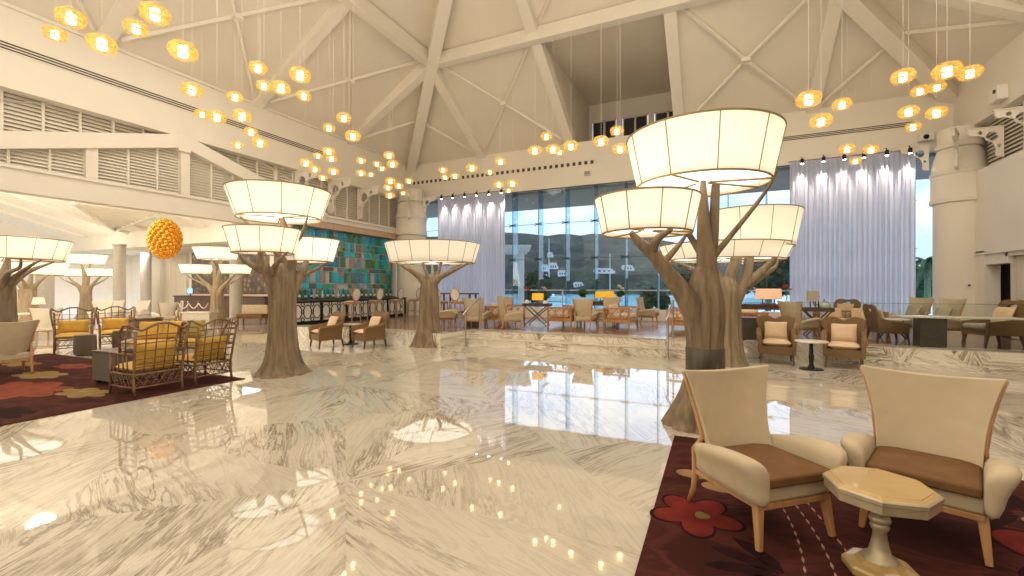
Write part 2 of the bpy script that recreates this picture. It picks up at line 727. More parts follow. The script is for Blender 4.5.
xs = [XL, -9.2, D0, D1, 2.78, XR]
for i in range(5):
    if i == 2:
        continue
    x0, x1 = xs[i], xs[i + 1]
    if i in (0, 4):                      # corner bay: half of it on each slope
        xc, xo = (x1, x0) if i == 0 else (x0, x1)
        tn[0] += 1
        q = MB()
        for t0, t1 in (((xc, YB), (xo + (xc - xo) * .5, YB - 1.92)), ((xo, YP), (xo + (xc - xo) * .5, YB - 1.92))):
            p, r = rp(*t0), rp(*t1)
            q.bar((p[0], p[1], p[2] - .05), (r[0], r[1], r[2] - .05), .07, .09)
        struct(q.build('trim_%d' % tn[0], M['beam']))
        continue
    xbrace(rp(x0, YB), rp(x1, YB), rp(x1, YP), rp(x0, YP))
ys = [13.16, 9.32, 5.48, 1.64]
for i in range(3):
    xbrace(rp(XL, ys[i]), rp(XL + 3.84, ys[i]), rp(XL + 3.84, ys[i + 1]), rp(XL, ys[i + 1]))
    xbrace(rp(XR, ys[i]), rp(XR - 3.84, ys[i]), rp(XR - 3.84, ys[i + 1]), rp(XR, ys[i + 1]))
for i in (1, 2, 3):                       # the upper tier
    if i == 2:
        xbrace(rp(D0, YP), rp(D1, YP), rp(D1, 9.4), rp(D0, 9.4))

# ------------------------------------------------------------------ fascias
b = MB()
b.span(XL - .5, XL, YN, YB + .4, ZF0, ZF1)
b.span(XL - .06, XL + .05, YN, YB, ZF1 - .05, ZF1 + .02)
b.span(XL - .3, XL + .03, YN, YB, ZF0 - .04, ZF0 + .06)
struct(b.build('wall_left_fascia', M['plaster']))
b = MB()
b.span(XL, XR, YB, YB + .5, ZF0, ZF1)
b.span(XL, XR, YB - .06, YB + .1, ZF0 - .07, ZF0 + .04)
struct(b.build('wall_back_fascia', M['plaster']))
b = MB()
b.span(XR, XR + .5, YN, YB + .4, 5.9, ZF1)
struct(b.build('wall_right_fascia', M['plaster']))


def slats(name, y0, y1, z0, z1, x, parent=None, step=.095, sgn=1, clip=None, mull=.62):
    """louver panel in a wall plane x: tilted blades, mullions and a dark cavity board behind"""
    q = MB()
    z = z0 + step / 2
    while z < z1:
        a, c = y0, y1
        if clip:
            a, c = clip(z, y0, y1)
        if c - a > .08:
            q.add([(x - .02 * sgn, a, z - .035), (x - .02 * sgn, c, z - .035), (x - .09 * sgn, c, z + .045), (x - .09 * sgn, a, z + .045),
                   (x - .032 * sgn, a, z - .04), (x - .032 * sgn, c, z - .04), (x - .102 * sgn, c, z + .04), (x - .102 * sgn, a, z + .04)],
                  [(0, 1, 2, 3), (7, 6, 5, 4), (0, 4, 5, 1), (2, 6, 7, 3)])
        z += step
    o = q.build(name, M['louver'], parent)
    g = MB()
    y = y0
    while y <= y1 + .01:
        lo, hi = z0, z1
        if clip:
            zz = [z0 + .02 * k for k in range(int((z1 - z0) / .02))]
            ok = [t for t in zz if clip(t, y0, y1)[0] <= y <= clip(t, y0, y1)[1]]
            lo, hi = (min(ok), max(ok)) if ok else (z0, z0)
        if hi - lo > .05:
            g.box((x - .03 * sgn, y, (lo + hi) / 2), (.06, .045, hi - lo))
        y += mull
    if g.v:
        g.build('louver_mullion', M['beam'], o)
    return o


GA, GZ, GS = 7.2, 5.64, .292              # gable apex y, apex z, pitch


def gable(y):
    return GZ - GS * abs(y - GA)


b = MB()                                  # cavity behind the louvers
b.span(XL - .42, XL - .40, YN, YB, 4.0, ZF0)
struct(b.build('wall_left_cavity', M['cavity']))
struct(slats('wall_left_louver', -1.0, 10.2, 4.05, ZF0, XL - .26, step=.085), 'louver panels above the gable beam')
struct(slats('wall_left_louver.001', 10.2, YB - .4, 4.15, ZF0, XL - .22, step=.085), 'louver panels above the bar')
# gable beam, posts and lintel
for nm, ya, yb in (('gable_beam', GA, 12.0), ('gable_beam', GA, -3.0)):
    tn[0] += 1
    q = MB()
    q.bar((XL - .03, ya, gable(ya) - .17), (XL - .03, yb, gable(yb) - .17), .3, .34, side=(1, 0, 0))
    if yb > GA:
        q.box((XL - .03, GA, GZ - .24), (.306, .30, .44))
    struct(q.build('trim_%d' % tn[0], M['beam']), 'sloping gable beam over the side lounge')
q = MB()
q.span(XL - .2, XL + .12, YN, 10.45, 3.5, 4.02)
q.span(XL - .2, XL + .16, YN, 10.45, 3.96, 4.02)
tn[0] += 1
struct(q.build('trim_%d' % tn[0], M['beam']), 'cream lintel beam over the side lounge')
for y in (3.25, 5.28, 7.25, 9.25, 1.2):
    tn[0] += 1
    q = MB()
    q.span(XL - .14, XL + .06, y - .11, y + .11, 4.0, gable(y) - .15)
    struct(q.build('trim_%d' % tn[0], M['beam']))
gp = [1.2, 3.25, 5.28, 7.25, 9.25, 11.8]
for i in range(5):
    y0, y1 = gp[i] + .11, gp[i + 1] - .11

    def clip(z, a, c):
        lim = (GZ - .3 - z) / GS
        return max(a, GA - lim), min(c, GA + lim)
    struct(slats('wall_left_gable_louver', y0, y1, 4.05, 5.45, XL - .02, clip=clip, step=.075), 'louver panel inside the gable')
b = MB()
b.span(XL - .2, XL - .19, -3, 12, 4.0, 4.3)
struct(b.build('wall_left_gable_board', M['louver']))
# band over the bar
b = MB()
b.span(XL - .3, XL + .1, 10.45, YB - .3, 3.95, 4.15)
b.span(XL - .3, XL + .16, 10.45, YB - .3, 4.12, 4.2)
tn[0] += 1
struct(b.build('trim_%d' % tn[0], M['beam']), 'cornice over the bar')
b = MB()
b.span(XL - .1, XL + .06, 10.3, 10.58, 0, 3.95)
b.span(XL - .1, XL + .06, 16.15, 16.45, 0, 3.95)
b.span(XL - .1, XL + .06, 10.58, 16.15, 3.72, 3.95)
tn[0] += 1
struct(b.build('trim_%d' % tn[0], M['pale_wood']), 'pale wood surround of the bar')
b = MB()
b.span(XL - .3, XL, 16.45, YB, 0, 4.0)
b.span(-13.7, -13.5, 10.3, 16.6, 0, 4.0)
struct(b.build('wall_bar', M['plaster']))
b = MB()
b.span(-13.5, XL - .1, 10.3, 10.42, 0, 3.9)
struct(b.build('wall_bar_end', M['walnut']))

b = MB()                                  # the hall closes behind the camera
b.add([(XL, YN, 0), (XR + .9, YN, 0), (XR + .9, YN, ZF1), (XR, YN, ZF1), (apx[0], YN, roof_z(apx[0], YN)), (XL, YN, ZF1)], [tuple(range(6))])
b.add([(XF_ := -36.0, YN, 0), (XL, YN, 0), (XL, YN, 5), (XF_, YN, 5)], [(0, 1, 2, 3)])
b.add([(XR + .9, YN, 0), (XR + .9, 5.2, 0), (XR + .9, 5.2, 6), (XR + .9, YN, 6)], [(0, 1, 2, 3)])
struct(b.build('wall_front', M['plaster']))

# ------------------------------------------------------------------ columns and brackets


def big_column(x, y, r, label):
    q = MB()
    q.lathe([(r * 1.0, 0), (r * 1.0, 3.86), (r * 1.13, 3.88), (r * 1.15, 3.98), (r * 1.12, 4.0), (r * 1.09, 4.04), (r * 1.09, 4.62),
             (r * 1.14, 4.64), (r * 1.14, 4.72), (r * 1.07, 4.76), (r * 1.04, 4.95), (r * .97, 5.15), (r * .86, 5.32), (r * .80, 5.36), (r * .92, 5.38), (r * .92, 5.5), (r * .84, 5.52), (r * .84, 5.9)], 40, (x, y, 0))
    o = q.build('pillar', M['plaster'], smooth=35)
    return struct(o, label)


big_column(6.06, 16.3, .53, 'round cream pillar with stepped capital by the right wall')
big_column(-12.45, 16.35, .62, 'round cream pillar with stepped capital at the end of the bar')


def arc(cx, cy, r, a0, a1, n=10):
    return [(cx + r * math.cos(math.radians(a0 + (a1 - a0) * i / n)), cy + r * math.sin(math.radians(a0 + (a1 - a0) * i / n))) for i in range(n + 1)]


def make_bracket():
    """scrolled fretwork bracket in its own XY plane: top edge along +X, back edge down -Y"""
    t = thing('scroll_bracket', '', 'bracket')
    outer = [(0, 0), (1.15, 0), (1.15, -.12)] + arc(1.0, -.16, .13, 20, -120, 6) + arc(.95, -1.0, .72, 95, 168, 8) + arc(.12, -1.12, .14, 30, -120, 6) + [(0, -1.28)]
    h1 = arc(.36, -.36, .2, 0, 330, 12)
    h2 = arc(.74, -.17, .09, 0, 330, 9)
    h3 = arc(.15, -.78, .075, 0, 330, 9)
    q = MB()
    q.plate([outer, h1, h2, h3], .09, Matrix.Rotation(PI / 2, 4, 'X'))
    q.build('fretwork', M['beam'], t, bevel=.008)
    q = MB()
    q.tube([(x, -.0, z) for x, z in arc(.36, -.36, .215, 0, 345, 16)], .022, 6, closed=True)
    q.build('scroll_ring', M['beam'], t, smooth=True)
    q = MB()
    q.span(-.02, 1.2, -.08, .08, -.001, .05)
    q.build('cap', M['beam'], t, bevel=.006)
    return t


BR = Kind(make_bracket)
for i, y in enumerate((10.9, 12.35, 13.85)):
    BR.put((XL - .2, y, ZF0 - .1), 0, 'cream scroll bracket on louver wall over the bar, %s from the left' % ordinal(i + 1), 'brackets over the bar', .95)
BR.put((-12.06, 15.68, ZF0 - .1), math.radians(-55), 'cream scroll bracket on the pillar at the end of the bar', None, .8)
BR.put((-11.8, 16.35, ZF0 - .1), math.radians(0), 'cream scroll bracket on the window side of the bar pillar', None, .55)
BR.put((5.80, 15.72, 5.6), math.radians(-115), 'cream scroll bracket on the right pillar facing the hall', None, .7)
BR.put((5.5, 16.55, 5.6), math.radians(180), 'cream scroll bracket beside the curtain on the right pillar', None, .55)
BR.put((XR + .18, 14.95, 5.5), math.radians(180), 'cream scroll bracket on right wall next to the pillar', None, .58)
BR.put((XR + .18, 13.75, 5.55), math.radians(180), 'cream scroll bracket on right wall nearest the photo edge', None, .58)

# ------------------------------------------------------------------ right wall
b = MB()
b.span(XR + .5, XR + .52, YN, YB, 4.4, 6.0)
struct(b.build('wall_right_cavity', M['cavity']))
struct(slats('wall_right_louver', 5.0, 15.8, 4.5, 6.0, XR + .2, sgn=-1, step=.1, mull=2.3), 'louver panels of right wall')
b = MB()
b.span(XR, XR + .3, YN, YB, 2.42, 4.62)
b.span(XR - .03, XR + .3, YN, 15.9, 2.40, 2.46)
b.span(XR, XR + .3, 15.35, YB + .3, 0, 2.5)
b.span(XR + .02, XR + .3, 14.4, 15.4, 2.14, 2.42)
b.span(XR + .02, XR + .3, 5, 14.5, 2.3, 2.42)
b.span(XR, XR + .9, YN, YB, 5.86, 5.9)
struct(b.build('wall_right', M['plaster']))
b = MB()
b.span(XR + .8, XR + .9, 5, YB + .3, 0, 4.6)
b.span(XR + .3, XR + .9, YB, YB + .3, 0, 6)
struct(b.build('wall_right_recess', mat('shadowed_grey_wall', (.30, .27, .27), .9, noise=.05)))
b = MB()
b.span(-13, XR + .3, YB - .12, YB, PLAT, .76)
struct(b.build('wall_back', M['plaster']))
b = MB()
b.span(5.9, XR, YB - .15, YB, PLAT, ZF0)
struct(b.build('wall_back_pier', M['plaster']))

# ------------------------------------------------------------------ glass wall
b = MB()
b.span(XL + .9, 5.9, YB + .02, YB + .034, .76, ZF0)
win = struct(b.build('window_1', M['glass']))
xm = -3.12 - 1.16 * 8
k = 0
while xm < 5.9:
    if xm > XL + .7:
        q = MB()
        q.span(xm - .012, xm + .012, YB + .01, YB + .05, .76, ZF0)
        q.build('mullion', M['frame_grey'], win)
        q = MB()
        q.span(xm - .012, xm + .012, YB + .06, YB + .55, .76, ZF0)
        q.build('glass_fin', M['glass_fin'], win)
        q = MB()
        for z in (2.72, 4.15):
            q.box((xm, YB - .02, z), (.06, .08, .06))
            for sx in (-1, 1):
                for sz in (-1, 1):
                    q.bar((xm, YB - .01, z), (xm + sx * .16, YB - .01, z + sz * .05), .025)
        q.build('glass_clamp', M['black'], win)
    xm += 1.16
q = MB()
for z in (2.72, 4.15):
    q.span(XL + .9, 5.4, YB + .015, YB + .04, z - .008, z + .008)
q.span(XL + .9, 5.4, YB + .0, YB + .06, ZF0 - .09, ZF0)
q.build('window_frame', M['frame_grey'], win)
q = MB()
q.bar((XL + .9, YB + .7, 1.46), (5.4, YB + .7, 1.46), .06, .05)
for x in [-11.5 + 1.9 * i for i in range(9)]:
    q.bar((x, YB + .7, .2), (x, YB + .7, 1.46), .05)
o = q.build('terrace_rail', mat('white_rail_paint', (.8, .78, .74), .5, noise=.05))
tag(o, 'white terrace handrail running outside the glass wall', 'railing')
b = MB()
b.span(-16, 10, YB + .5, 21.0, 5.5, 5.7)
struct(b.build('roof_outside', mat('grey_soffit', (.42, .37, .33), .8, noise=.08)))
b = MB()
b.span(-20, 14, YB + .1, 24.5, .1, .3)
struct(b.build('ground_terrace', mat('terrace_paving', (.62, .60, .56), .7, noise=.1)))

# ------------------------------------------------------------------ side lounge shell
XF, YA = -36.0, 17.0
b = MB()
b.span(XF - .2, XF, -6, YA, 0, 6)
struct(b.build('wall_lounge_far', M['white']))
b = MB()
b.span(XF, -13.6, YA - .2, YA, 0, 5)
struct(b.build('wall_lounge_back', M['white']))
b = MB()                                  # vault on a gable, boards run along it
zr, ze = 6.3, 4.55
b.add([(XF, GA, zr), (XL - .2, GA, zr), (XL - .2, 13.2, ze), (XF, 13.2, ze), (XL - .2, -1, ze - .6), (XF, -1, ze - .6)], [(0, 1, 2, 3), (1, 0, 5, 4)])
b.add([(XF, 13.2, 3.75), (XL - .2, 13.2, 3.75), (XL - .2, YA, 3.75), (XF, YA, 3.75)], [(0, 1, 2, 3)])
b.add([(XF, -1, ze - .6), (XL - .2, -1, ze - .6), (XL - .2, -7, ze - .6), (XF, -7, ze - .6)], [(0, 1, 2, 3)])
M['vault'] = mat('white_ceiling_boards', (.90, .86, .78), .8, noise=.03)
struct(b.build('ceiling_lounge', M['vault']))
b = MB()
b.span(XF, XL - .5, 13.2, 13.3, 3.7, 4.7)
struct(b.build('wall_lounge_band', M['white']))
b = MB()
for k in range(9):
    x = -33 + k * 2.2
    b.bar((x, GA, zr - .08), (x, 13.2, ze - .08), .12, .16)
    b.bar((x, GA, zr - .08), (x, 0, ze - .45), .12, .16)
b.bar((XF, GA, zr - .1), (XL - .6, GA, zr - .1), .2, .25)
tn[0] += 1
struct(b.build('trim_%d' % tn[0], M['white']), 'white rafters of the side lounge')
b = MB()                                  # open pergola slats hanging under the vault
pa, pb, pc = Vector((-20.6, 7.9, 4.6)), Vector((-28.6, 12.6, 4.6)), Vector((-20.8, 10.6, 4.6))
b.bar(pa, pb, .14, .2)
b.bar(pc, pb, .12, .2)
for k in range(8):
    u = k / 9
    b.bar(pa.lerp(pb, u), pc.lerp(pb, u), .10, .16)
tn[0] += 1
struct(b.build('trim_%d' % tn[0], M['white']), 'white slatted screen under the side lounge ceiling')
M['pillar_grey'] = mat('grey_plaster_pillar', (.52, .47, .42), .7, noise=.06)
for px, d, r, lab in ((119.5, 23.0, .26, 'slim grey round pillar in the side lounge, left of the golden pendant'), (146, 27.5, .27, 'slim grey round pillar in the side lounge behind the golden pendant'), (236, 21.5, .27, 'slim grey round pillar beside the small tree lamp near reception'), (45, 24.0, .36, 'slim grey round pillar at far left behind the tree lamps')):
    p = at_depth(px, d)
    q = MB()
    q.lathe([(r, 0), (r, 3.7), (r * 1.15, 3.72), (r * 1.15, 3.8)], 24, (p.x, p.y, 0))
    struct(q.build('pillar', M['pillar_grey'], smooth=35), lab)

# ------------------------------------------------------------------ outdoors
from mathutils import noise as mnoise


def hill_h(x, y):
    x += 5
    dist, u = math.hypot(x, y), (math.degrees(math.atan2(x, y)) + 62) / 124
    j = max(0.0, min(1.0, (dist - 190) / 190))
    v = max(0.0, min(1.0, (u - .40) / .2))
    top = 50 - 38 * v * v * (3 - 2 * v) + 5 * mnoise.noise(Vector((u * 11.7, 0, 2)))
    return top * j ** .8 + 2.2 * mnoise.noise(Vector((u * 54, j * 9.8, 7))) - 3


b = MB()
hv, hf = [], []
NX, NYY = 90, 14
for j in range(NYY + 1):
    for i in range(NX + 1):
        a = math.radians(-62 + 124 * i / NX)
        dist = 190 + 190 * j / NYY
        x, y = dist * math.sin(a) - 5, dist * math.cos(a)
        hv.append((x, y, hill_h(x, y)))
for j in range(NYY):
    for i in range(NX):
        o_ = j * (NX + 1) + i
        hf.append((o_, o_ + 1, o_ + NX + 2, o_ + NX + 1))
b.v, b.f = hv, hf
mh = mat('wooded_hillside', (.050, .085, .045), .95, bump=.8, bscale=.3)
N_, L_, p_ = nodes(mh)
tc_ = N_.new('ShaderNodeTexCoord')
for sc_, st_, key in ((.05, [(.40, (.008, .020, .010)), (.5, (.025, .055, .022)), (.62, (.11, .13, .07))], 'A'), (.35, [(.40, (.12, .12, .12)), (.60, (1, 1, 1))], 'B')):
    nz_ = N_.new('ShaderNodeTexNoise')
    nz_.inputs['Scale'].default_value = sc_
    nz_.inputs['Detail'].default_value = 6
    nz_.inputs['Roughness'].default_value = .7
    L_.new(tc_.outputs['Object'], nz_.inputs['Vector'])
    rp_ = ramp(N_, st_)
    L_.new(nz_.outputs['Fac'], rp_.inputs['Fac'])
    if key == 'A':
        mx_ = N_.new('ShaderNodeMix')
        mx_.data_type = 'RGBA'
        mx_.blend_type = 'MULTIPLY'
        mx_.inputs['Factor'].default_value = 1
    L_.new(rp_.outputs['Color'], mx_.inputs[key])
L_.new(mx_.outputs['Result'], p_.inputs['Base Color'])
struct(b.build('hills', mh, smooth=True))
b = MB()
b.add([(-300, 26, -1.2), (300, 26, -1.2), (300, 230, -1.2), (-300, 230, -1.2)], [(0, 1, 2, 3)])
struct(b.build('water', mat('turquoise_bay', (.10, .50, .56), .2, noise=.25, nscale=.2)))
b = MB()
b.add([(-300, 23, -.4), (300, 23, -.4), (300, 30, -1.1), (-300, 30, -1.1)], [(0, 1, 2, 3)])
struct(b.build('ground_shore', mat('shore_planting', (.10, .17, .08), .9, noise=.5, nscale=2)))

M['villa'] = mat('white_render', (.85, .84, .82), .8, noise=.04)
M['villa_roof'] = mat('pale_roof', (.55, .45, .40), .8, noise=.1)


def villa(px, py, d, w, h, lab):
    if d >= 170:                          # stands where that line of sight meets the hillside
        while d < 400 and hill_h(*at_depth(px, d)[:2]) < EYE + (288 - py) / FOC * d:
            d += 2
        p = at_depth(px, d)
        p.z = hill_h(p.x, p.y) - .8
    else:
        p = at_depth(px, d, -1.1)
    t = thing('villa', lab, 'house', p, YAW)
    q = MB()
    q.box((0, 0, h / 2), (w, w * .7, h))
    q.box((w * .35, -.3, h * .35), (w * .6, w * .6, h * .7))
    q.build('wall', M['villa'], t)
    q = MB()
    q.add([(-w * .55, -w * .4, h), (w * .55, -w * .4, h), (w * .55, w * .4, h), (-w * .55, w * .4, h), (-w * .4, 0, h * 1.3), (w * .4, 0, h * 1.3)], [(0, 1, 5, 4), (2, 3, 4, 5), (1, 2, 5), (3, 0, 4)])
    q.build('roof', M['villa_roof'], t)
    for i in (-1, 0, 1):
        q = MB()
        q.box((i * w * .28, -w * .36, h * .6), (w * .14, .2, h * .35))
        q.build('window', M['night_glass'], t)
    return t


VG = 'white houses on the far hillside'
for i, (px, py, d, w, h) in enumerate(((553, 269, 200, 4, 3), (562, 277, 190, 4, 2.5), (543, 281, 190, 4, 3), (550, 258, 230, 3, 3), (578, 286, 190, 4, 2), (603, 273, 215, 8, 2), (627, 270, 220, 5, 2.5), (545, 271, 190, 3, 3), (700, 292, 150, 4, 2.5), (757, 293, 140, 4, 2.5))):
    villa(px, py, d, w, h, 'white house on the wooded hill beyond the glass, %s of ten' % (ordinal(i + 1)) if i < 8 else ('white house low on the shore behind the big tree lamp' if i == 8 else 'white house at the water right of the second trunk'))


def boat(px, d, hm, lab):
    p = at_depth(px, d, -1.2)
    t = thing('sailboat', lab, 'boat', p, RND.uniform(-1, 1))
    q = MB()
    q.loft([[(x, y * wd, 0.1), (x, y * wd * 1.25, 1.0), (x, -y * wd * 1.25, 1.0), (x, -y * wd, 0.1)] for x, y, wd in ((-4, 1, .8), (-1, 1, 1.3), (2, 1, 1.1), (4.6, 1, .1))])
    q.build('hull', M['villa'], t)
    q = MB()
    q.tube([(0, 0, 1), (0, 0, hm)], [.12, .06], 6)
    q.tube([(0, 0, 2.2), (-3.4, 0, 2.1)], .08, 6)
    q.build('mast', M['villa'], t)
    q = MB()
    q.box((-.6, 0, 1.25), (3, 1.4, .6))
    q.build('cabin', M['villa'], t)


for i, (px, d, hm) in enumerate(((549, 92, 13), (659, 96, 15), (756, 84, 13), (610, 120, 12))):
    boat(px, d, hm, 'white sailboat moored in the bay, %s from the left' % ordinal((1, 3, 4, 2)[i]))

M['leaf'] = mat('green_leaves', (.07, .14, .05), .7, noise=.5, nscale=3)
M['leaf_dark'] = mat('dark_leaves', (.03, .07, .035), .8, noise=.5, nscale=2)
M['bark_out'] = mat('palm_bark', (.30, .25, .18), .9, noise=.3)


def leafball(q, c, r, n, size, rr):
    for _ in range(n):
        u = Vector((rr.gauss(0, 1), rr.gauss(0, 1), rr.gauss(0, 1))).normalized()
        p = Vector(c) + Vector((u.x * r[0], u.y * r[1], u.z * r[2])) * rr.uniform(.45, 1)
        a = Vector((rr.gauss(0, 1), rr.gauss(0, 1), rr.gauss(0, .6))).normalized() * size
        w = a.cross(Vector((rr.gauss(0, 1), rr.gauss(0, 1), rr.gauss(0, 1)))).normalized() * size * .4
        q.add([p - a * .5, p + w, p + a * .5, p - w], [(0, 1, 2, 3)])


def shrub(px, d, w, h, z0, lab, name='shrub', cat='bush', n=420, size=.3, mt=None, seed=1):
    p = at_depth(px, d, z0)
    t = thing(name, lab, cat, p)
    rr = random.Random(seed)
    q = MB()
    q.tube([(0, 0, 0), (.03 * h, 0, h * .35), (0, .03 * h, h * .6)], [.05 * h, .04 * h, .02 * h], 6)
    for k in range(5):
        a = k * 1.256
        q.tube([(0, 0, h * .25), (math.cos(a) * w * .25, math.sin(a) * w * .25, h * .65)], [.02 * h, .008 * h], 5)
    q.build('stem', M['bark_out'], t)
    q = MB()
    leafball(q, (0, 0, h * .6), (w / 2, w / 2, h * .42), n, size, rr)
    q.build('foliage', mt or M['leaf'], t)


shrub(650, 20.8, .9, 1.25, .3, 'green shrub outside the glass, left of the two beside the sea view', n=500, size=.22, seed=2)
shrub(662, 20.0, .7, 1.05, .3, 'darker shrub outside the glass beside the big tree trunk', mt=M['leaf_dark'], n=500, size=.2, seed=3)
shrub(768, 30, 3.2, 4.2, .0, 'dark leafy tree outside the glass left of the right curtain', 'garden_tree', 'tree', 900, .5, M['leaf_dark'], 4)
shrub(690, 33, 3.0, 3.6, .0, 'dark leafy tree outside the glass behind the big trunk', 'garden_tree', 'tree', 800, .5, M['leaf_dark'], 5)
shrub(925, 34, 5.5, 3.2, .0, 'low green thicket outside below the palm', 'shrub', 'bush', 900, .5, M['leaf'], 6)
shrub(536, 46, 3.5, 4.0, -.8, 'dark tree outside right of the white pavilion', 'garden_tree', 'tree', 700, .6, M['leaf_dark'], 8)
# palm
p = at_depth(926.5, 27, .0)
t = thing('palm_tree', 'tall palm tree outside between right curtain and pillar', 'tree', p)
q = MB()
q.tube([(0, 0, 0), (.05, 0, 1.5), (.0, .05, 3.2)], [.2, .16, .13], 8)
q.build('trunk', mat('palm_trunk_green', (.25, .30, .14), .8, noise=.3), t, smooth=True)
for k in range(22):
    a = k * 2.4
    el = 1.0 - .07 * k
    q = MB()
    pts = []
    for i in range(7):
        u = i / 6
        r = 1.35 * u
        pts.append(Vector((math.cos(a) * r * math.cos(el * .6), math.sin(a) * r * math.cos(el * .6), 3.2 + math.sin(el) * r - 1.1 * u * u)))
    for i in range(6):
        s = Vector((-math.sin(a), math.cos(a), -.5))
        for sg in (-1, 1):
            s2 = Vector((-math.sin(a) * sg, math.cos(a) * sg, -.55)) * .16 * (1 - .5 * i / 6)
            q.add([pts[i], pts[i + 1], pts[i + 1] + s2, pts[i] + s2], [(0, 1, 2, 3)])
    q.build('frond', M['leaf'], t)
# pavilion
p = at_depth(512, 26, -.2)
t = thing('pavilion', 'white terrace pavilion outside beside the left curtain', 'pavilion', p, YAW)
for x in (-.9, .55):
    for y in (0, 2.2):
        q = MB()
        q.span(x - .16, x + .16, y - .16, y + .16, 0, 3.9)
        q.build('post', M['villa'], t)
q = MB()
q.span(-1.6, .95, -.5, 2.8, 3.9, 4.15)
q.span(-1.75, 1.1, -.65, 2.95, 4.1, 4.2)
q.build('roof', M['villa'], t)
# ------------------------------------------------------------------ tree lamps
M['bark'] = mat('carved_bark', (.235, .17, .105), .75, spec=.3, noise=.4, nscale=5, bump=.5, bscale=14, stretch=(3, 3, .35))
M['bark_pale'] = mat('pale_carved_bark', (.37, .285, .185), .75, spec=.3, noise=.25, nscale=5, bump=.5, bscale=14, stretch=(3, 3, .35))
M['bark_mid'] = mat('grey_brown_carved_bark', (.27, .205, .13), .75, spec=.3, noise=.3, nscale=5, bump=.5, bscale=14, stretch=(3, 3, .35))
M['collar'] = mat('dark_bronze_collar', (.10, .085, .065), .5, .3, noise=.3, nscale=6, stretch=(3, 3, .3))
M['shade'] = cloth_through('cream_shade_cloth', (.86, .81, .69), .5, .14, (1.0, .92, .76))
M['shade_hot'] = cloth_through('bright_shade_cloth', (.92, .86, .74), .5, .35, (1.0, .91, .74))
M['shade_frame'] = mat('shade_wire_gold', (.30, .19, .06), .5, .3, noise=.1)
M['diffuser'] = glow('lit_diffuser', (1.0, .90, .74), 2.2)


def shade(t, x, y, z0, z1, r0, r1, hot=False, watt=20, nseam=10, rot=0.0, light=True):
    n = 48
    q = MB()
    vs = [(x + r * math.cos(2 * PI * j / n), y + r * math.sin(2 * PI * j / n), z) for r, z in ((r0, z0), (r0 + (r1 - r0) * .5, (z0 + z1) / 2), (r1, z1)) for j in range(n)]
    fs = [(i * n + j, i * n + (j + 1) % n, (i + 1) * n + (j + 1) % n, (i + 1) * n + j) for i in range(2) for j in range(n)]
    q.add(vs, fs)
    s = q.build('lamp_shade', M['shade_hot'] if hot else M['shade'], t, smooth=True)
    q = MB()
    for r, z in ((r0, z0), (r1, z1)):
        q.tube([(x + r * math.cos(2 * PI * j / n), y + r * math.sin(2 * PI * j / n), z) for j in range(n)], .011, 5, closed=True)
    for k in range(nseam):
        a = rot + 2 * PI * k / nseam
        e = .004
        q.tube([(x + (r0 + e) * math.cos(a), y + (r0 + e) * math.sin(a), z0), (x + (r1 + e) * math.cos(a), y + (r1 + e) * math.sin(a), z1)], .006, 4)
        if k % 3 == 0:
            q.tube([(x + .08 * math.cos(a), y + .08 * math.sin(a), z0 + .03), (x + r0 * math.cos(a), y + r0 * math.sin(a), z0)], .012, 5)
    q.build('shade_frame', M['shade_frame'], s)
    q = MB()
    rr = r0 * .93
    q.lathe([(rr, 0), (rr, .006)], 40, (x, y, z0 + .05))
    q.build('diffuser', M['diffuser'], s)
    if light:
        l = bpy.data.lights.new('shade_bulb', 'POINT')
        l.energy = watt
        l.color = (1.0, .84, .62)
        l.shadow_soft_size = .12
        lo = bpy.data.objects.new('shade_bulb', l)
        COL.objects.link(lo)
        lo.parent = t
        lo.location = (x, y, z0 + (z1 - z0) * .6)


def smooth_path(pts, k=5):
    """Catmull-Rom through (x, y, z, r)"""
    P = [Vector(p) for p in pts]
    out = []
    for i in range(len(P) - 1):
        a, b_, c, d = P[max(i - 1, 0)], P[i], P[i + 1], P[min(i + 2, len(P) - 1)]
        for j in range(k):
            u = j / k
            out.append(.5 * ((2 * b_) + (c - a) * u + (2 * a - 5 * b_ + 4 * c - d) * u * u + (3 * b_ - a - 3 * c + d) * u ** 3))
    out.append(P[-1])
    return out


def limb(q, pts, n=10, k=5):
    p = smooth_path([Vector((*a,)) if len(a) == 4 else a for a in pts], k)
    q.tube([(v[0], v[1], v[2]) for v in p], [max(v[3] * (.84 if v[2] > 1.6 else .84 + .16 * min(1, (1.6 - v[2]) / .3)), .006) for v in p], n)


def trunk_part(q, prof, lobes=9, amp=.12, lean=(0, 0), seed=0):
    """fluted trunk from (radius, z) rows; the folds fade upward"""
    n = 72
    P = smooth_path([(r, z, 0, 0) for r, z in prof], 5)
    zt = prof[-1][1]
    rr = random.Random(seed)
    ph = [rr.uniform(0, 6.28) for _ in range(4)]
    rows = [(v[0], v[1]) for v in P]
    vs, fs = [], []
    for r, z in rows:
        f = max(0.0, 1 - z / zt)
        for j in range(n):
            a = 2 * PI * j / n
            w = 1 + amp * (.35 + .65 * f) * (abs(math.sin(lobes / 2 * a + ph[0] + z * .35)) - .6) + .05 * math.sin(3 * a + ph[1]) + .03 * math.sin(17 * a + ph[2] + 2 * math.sin(2 * z)) + .02 * math.sin(29 * a + ph[3])
            vs.append((lean[0] * z / zt + r * w * math.cos(a), lean[1] * z / zt + r * w * math.sin(a), z))
    for i in range(len(rows) - 1):
        for j in range(n):
            j2 = (j + 1) % n
            fs.append((i * n + j, i * n + j2, (i + 1) * n + j2, (i + 1) * n + j))
    fs.append(tuple(range(n - 1, -1, -1)))
    fs.append(tuple((len(rows) - 1) * n + j for j in range(n)))
    q.add(vs, fs)


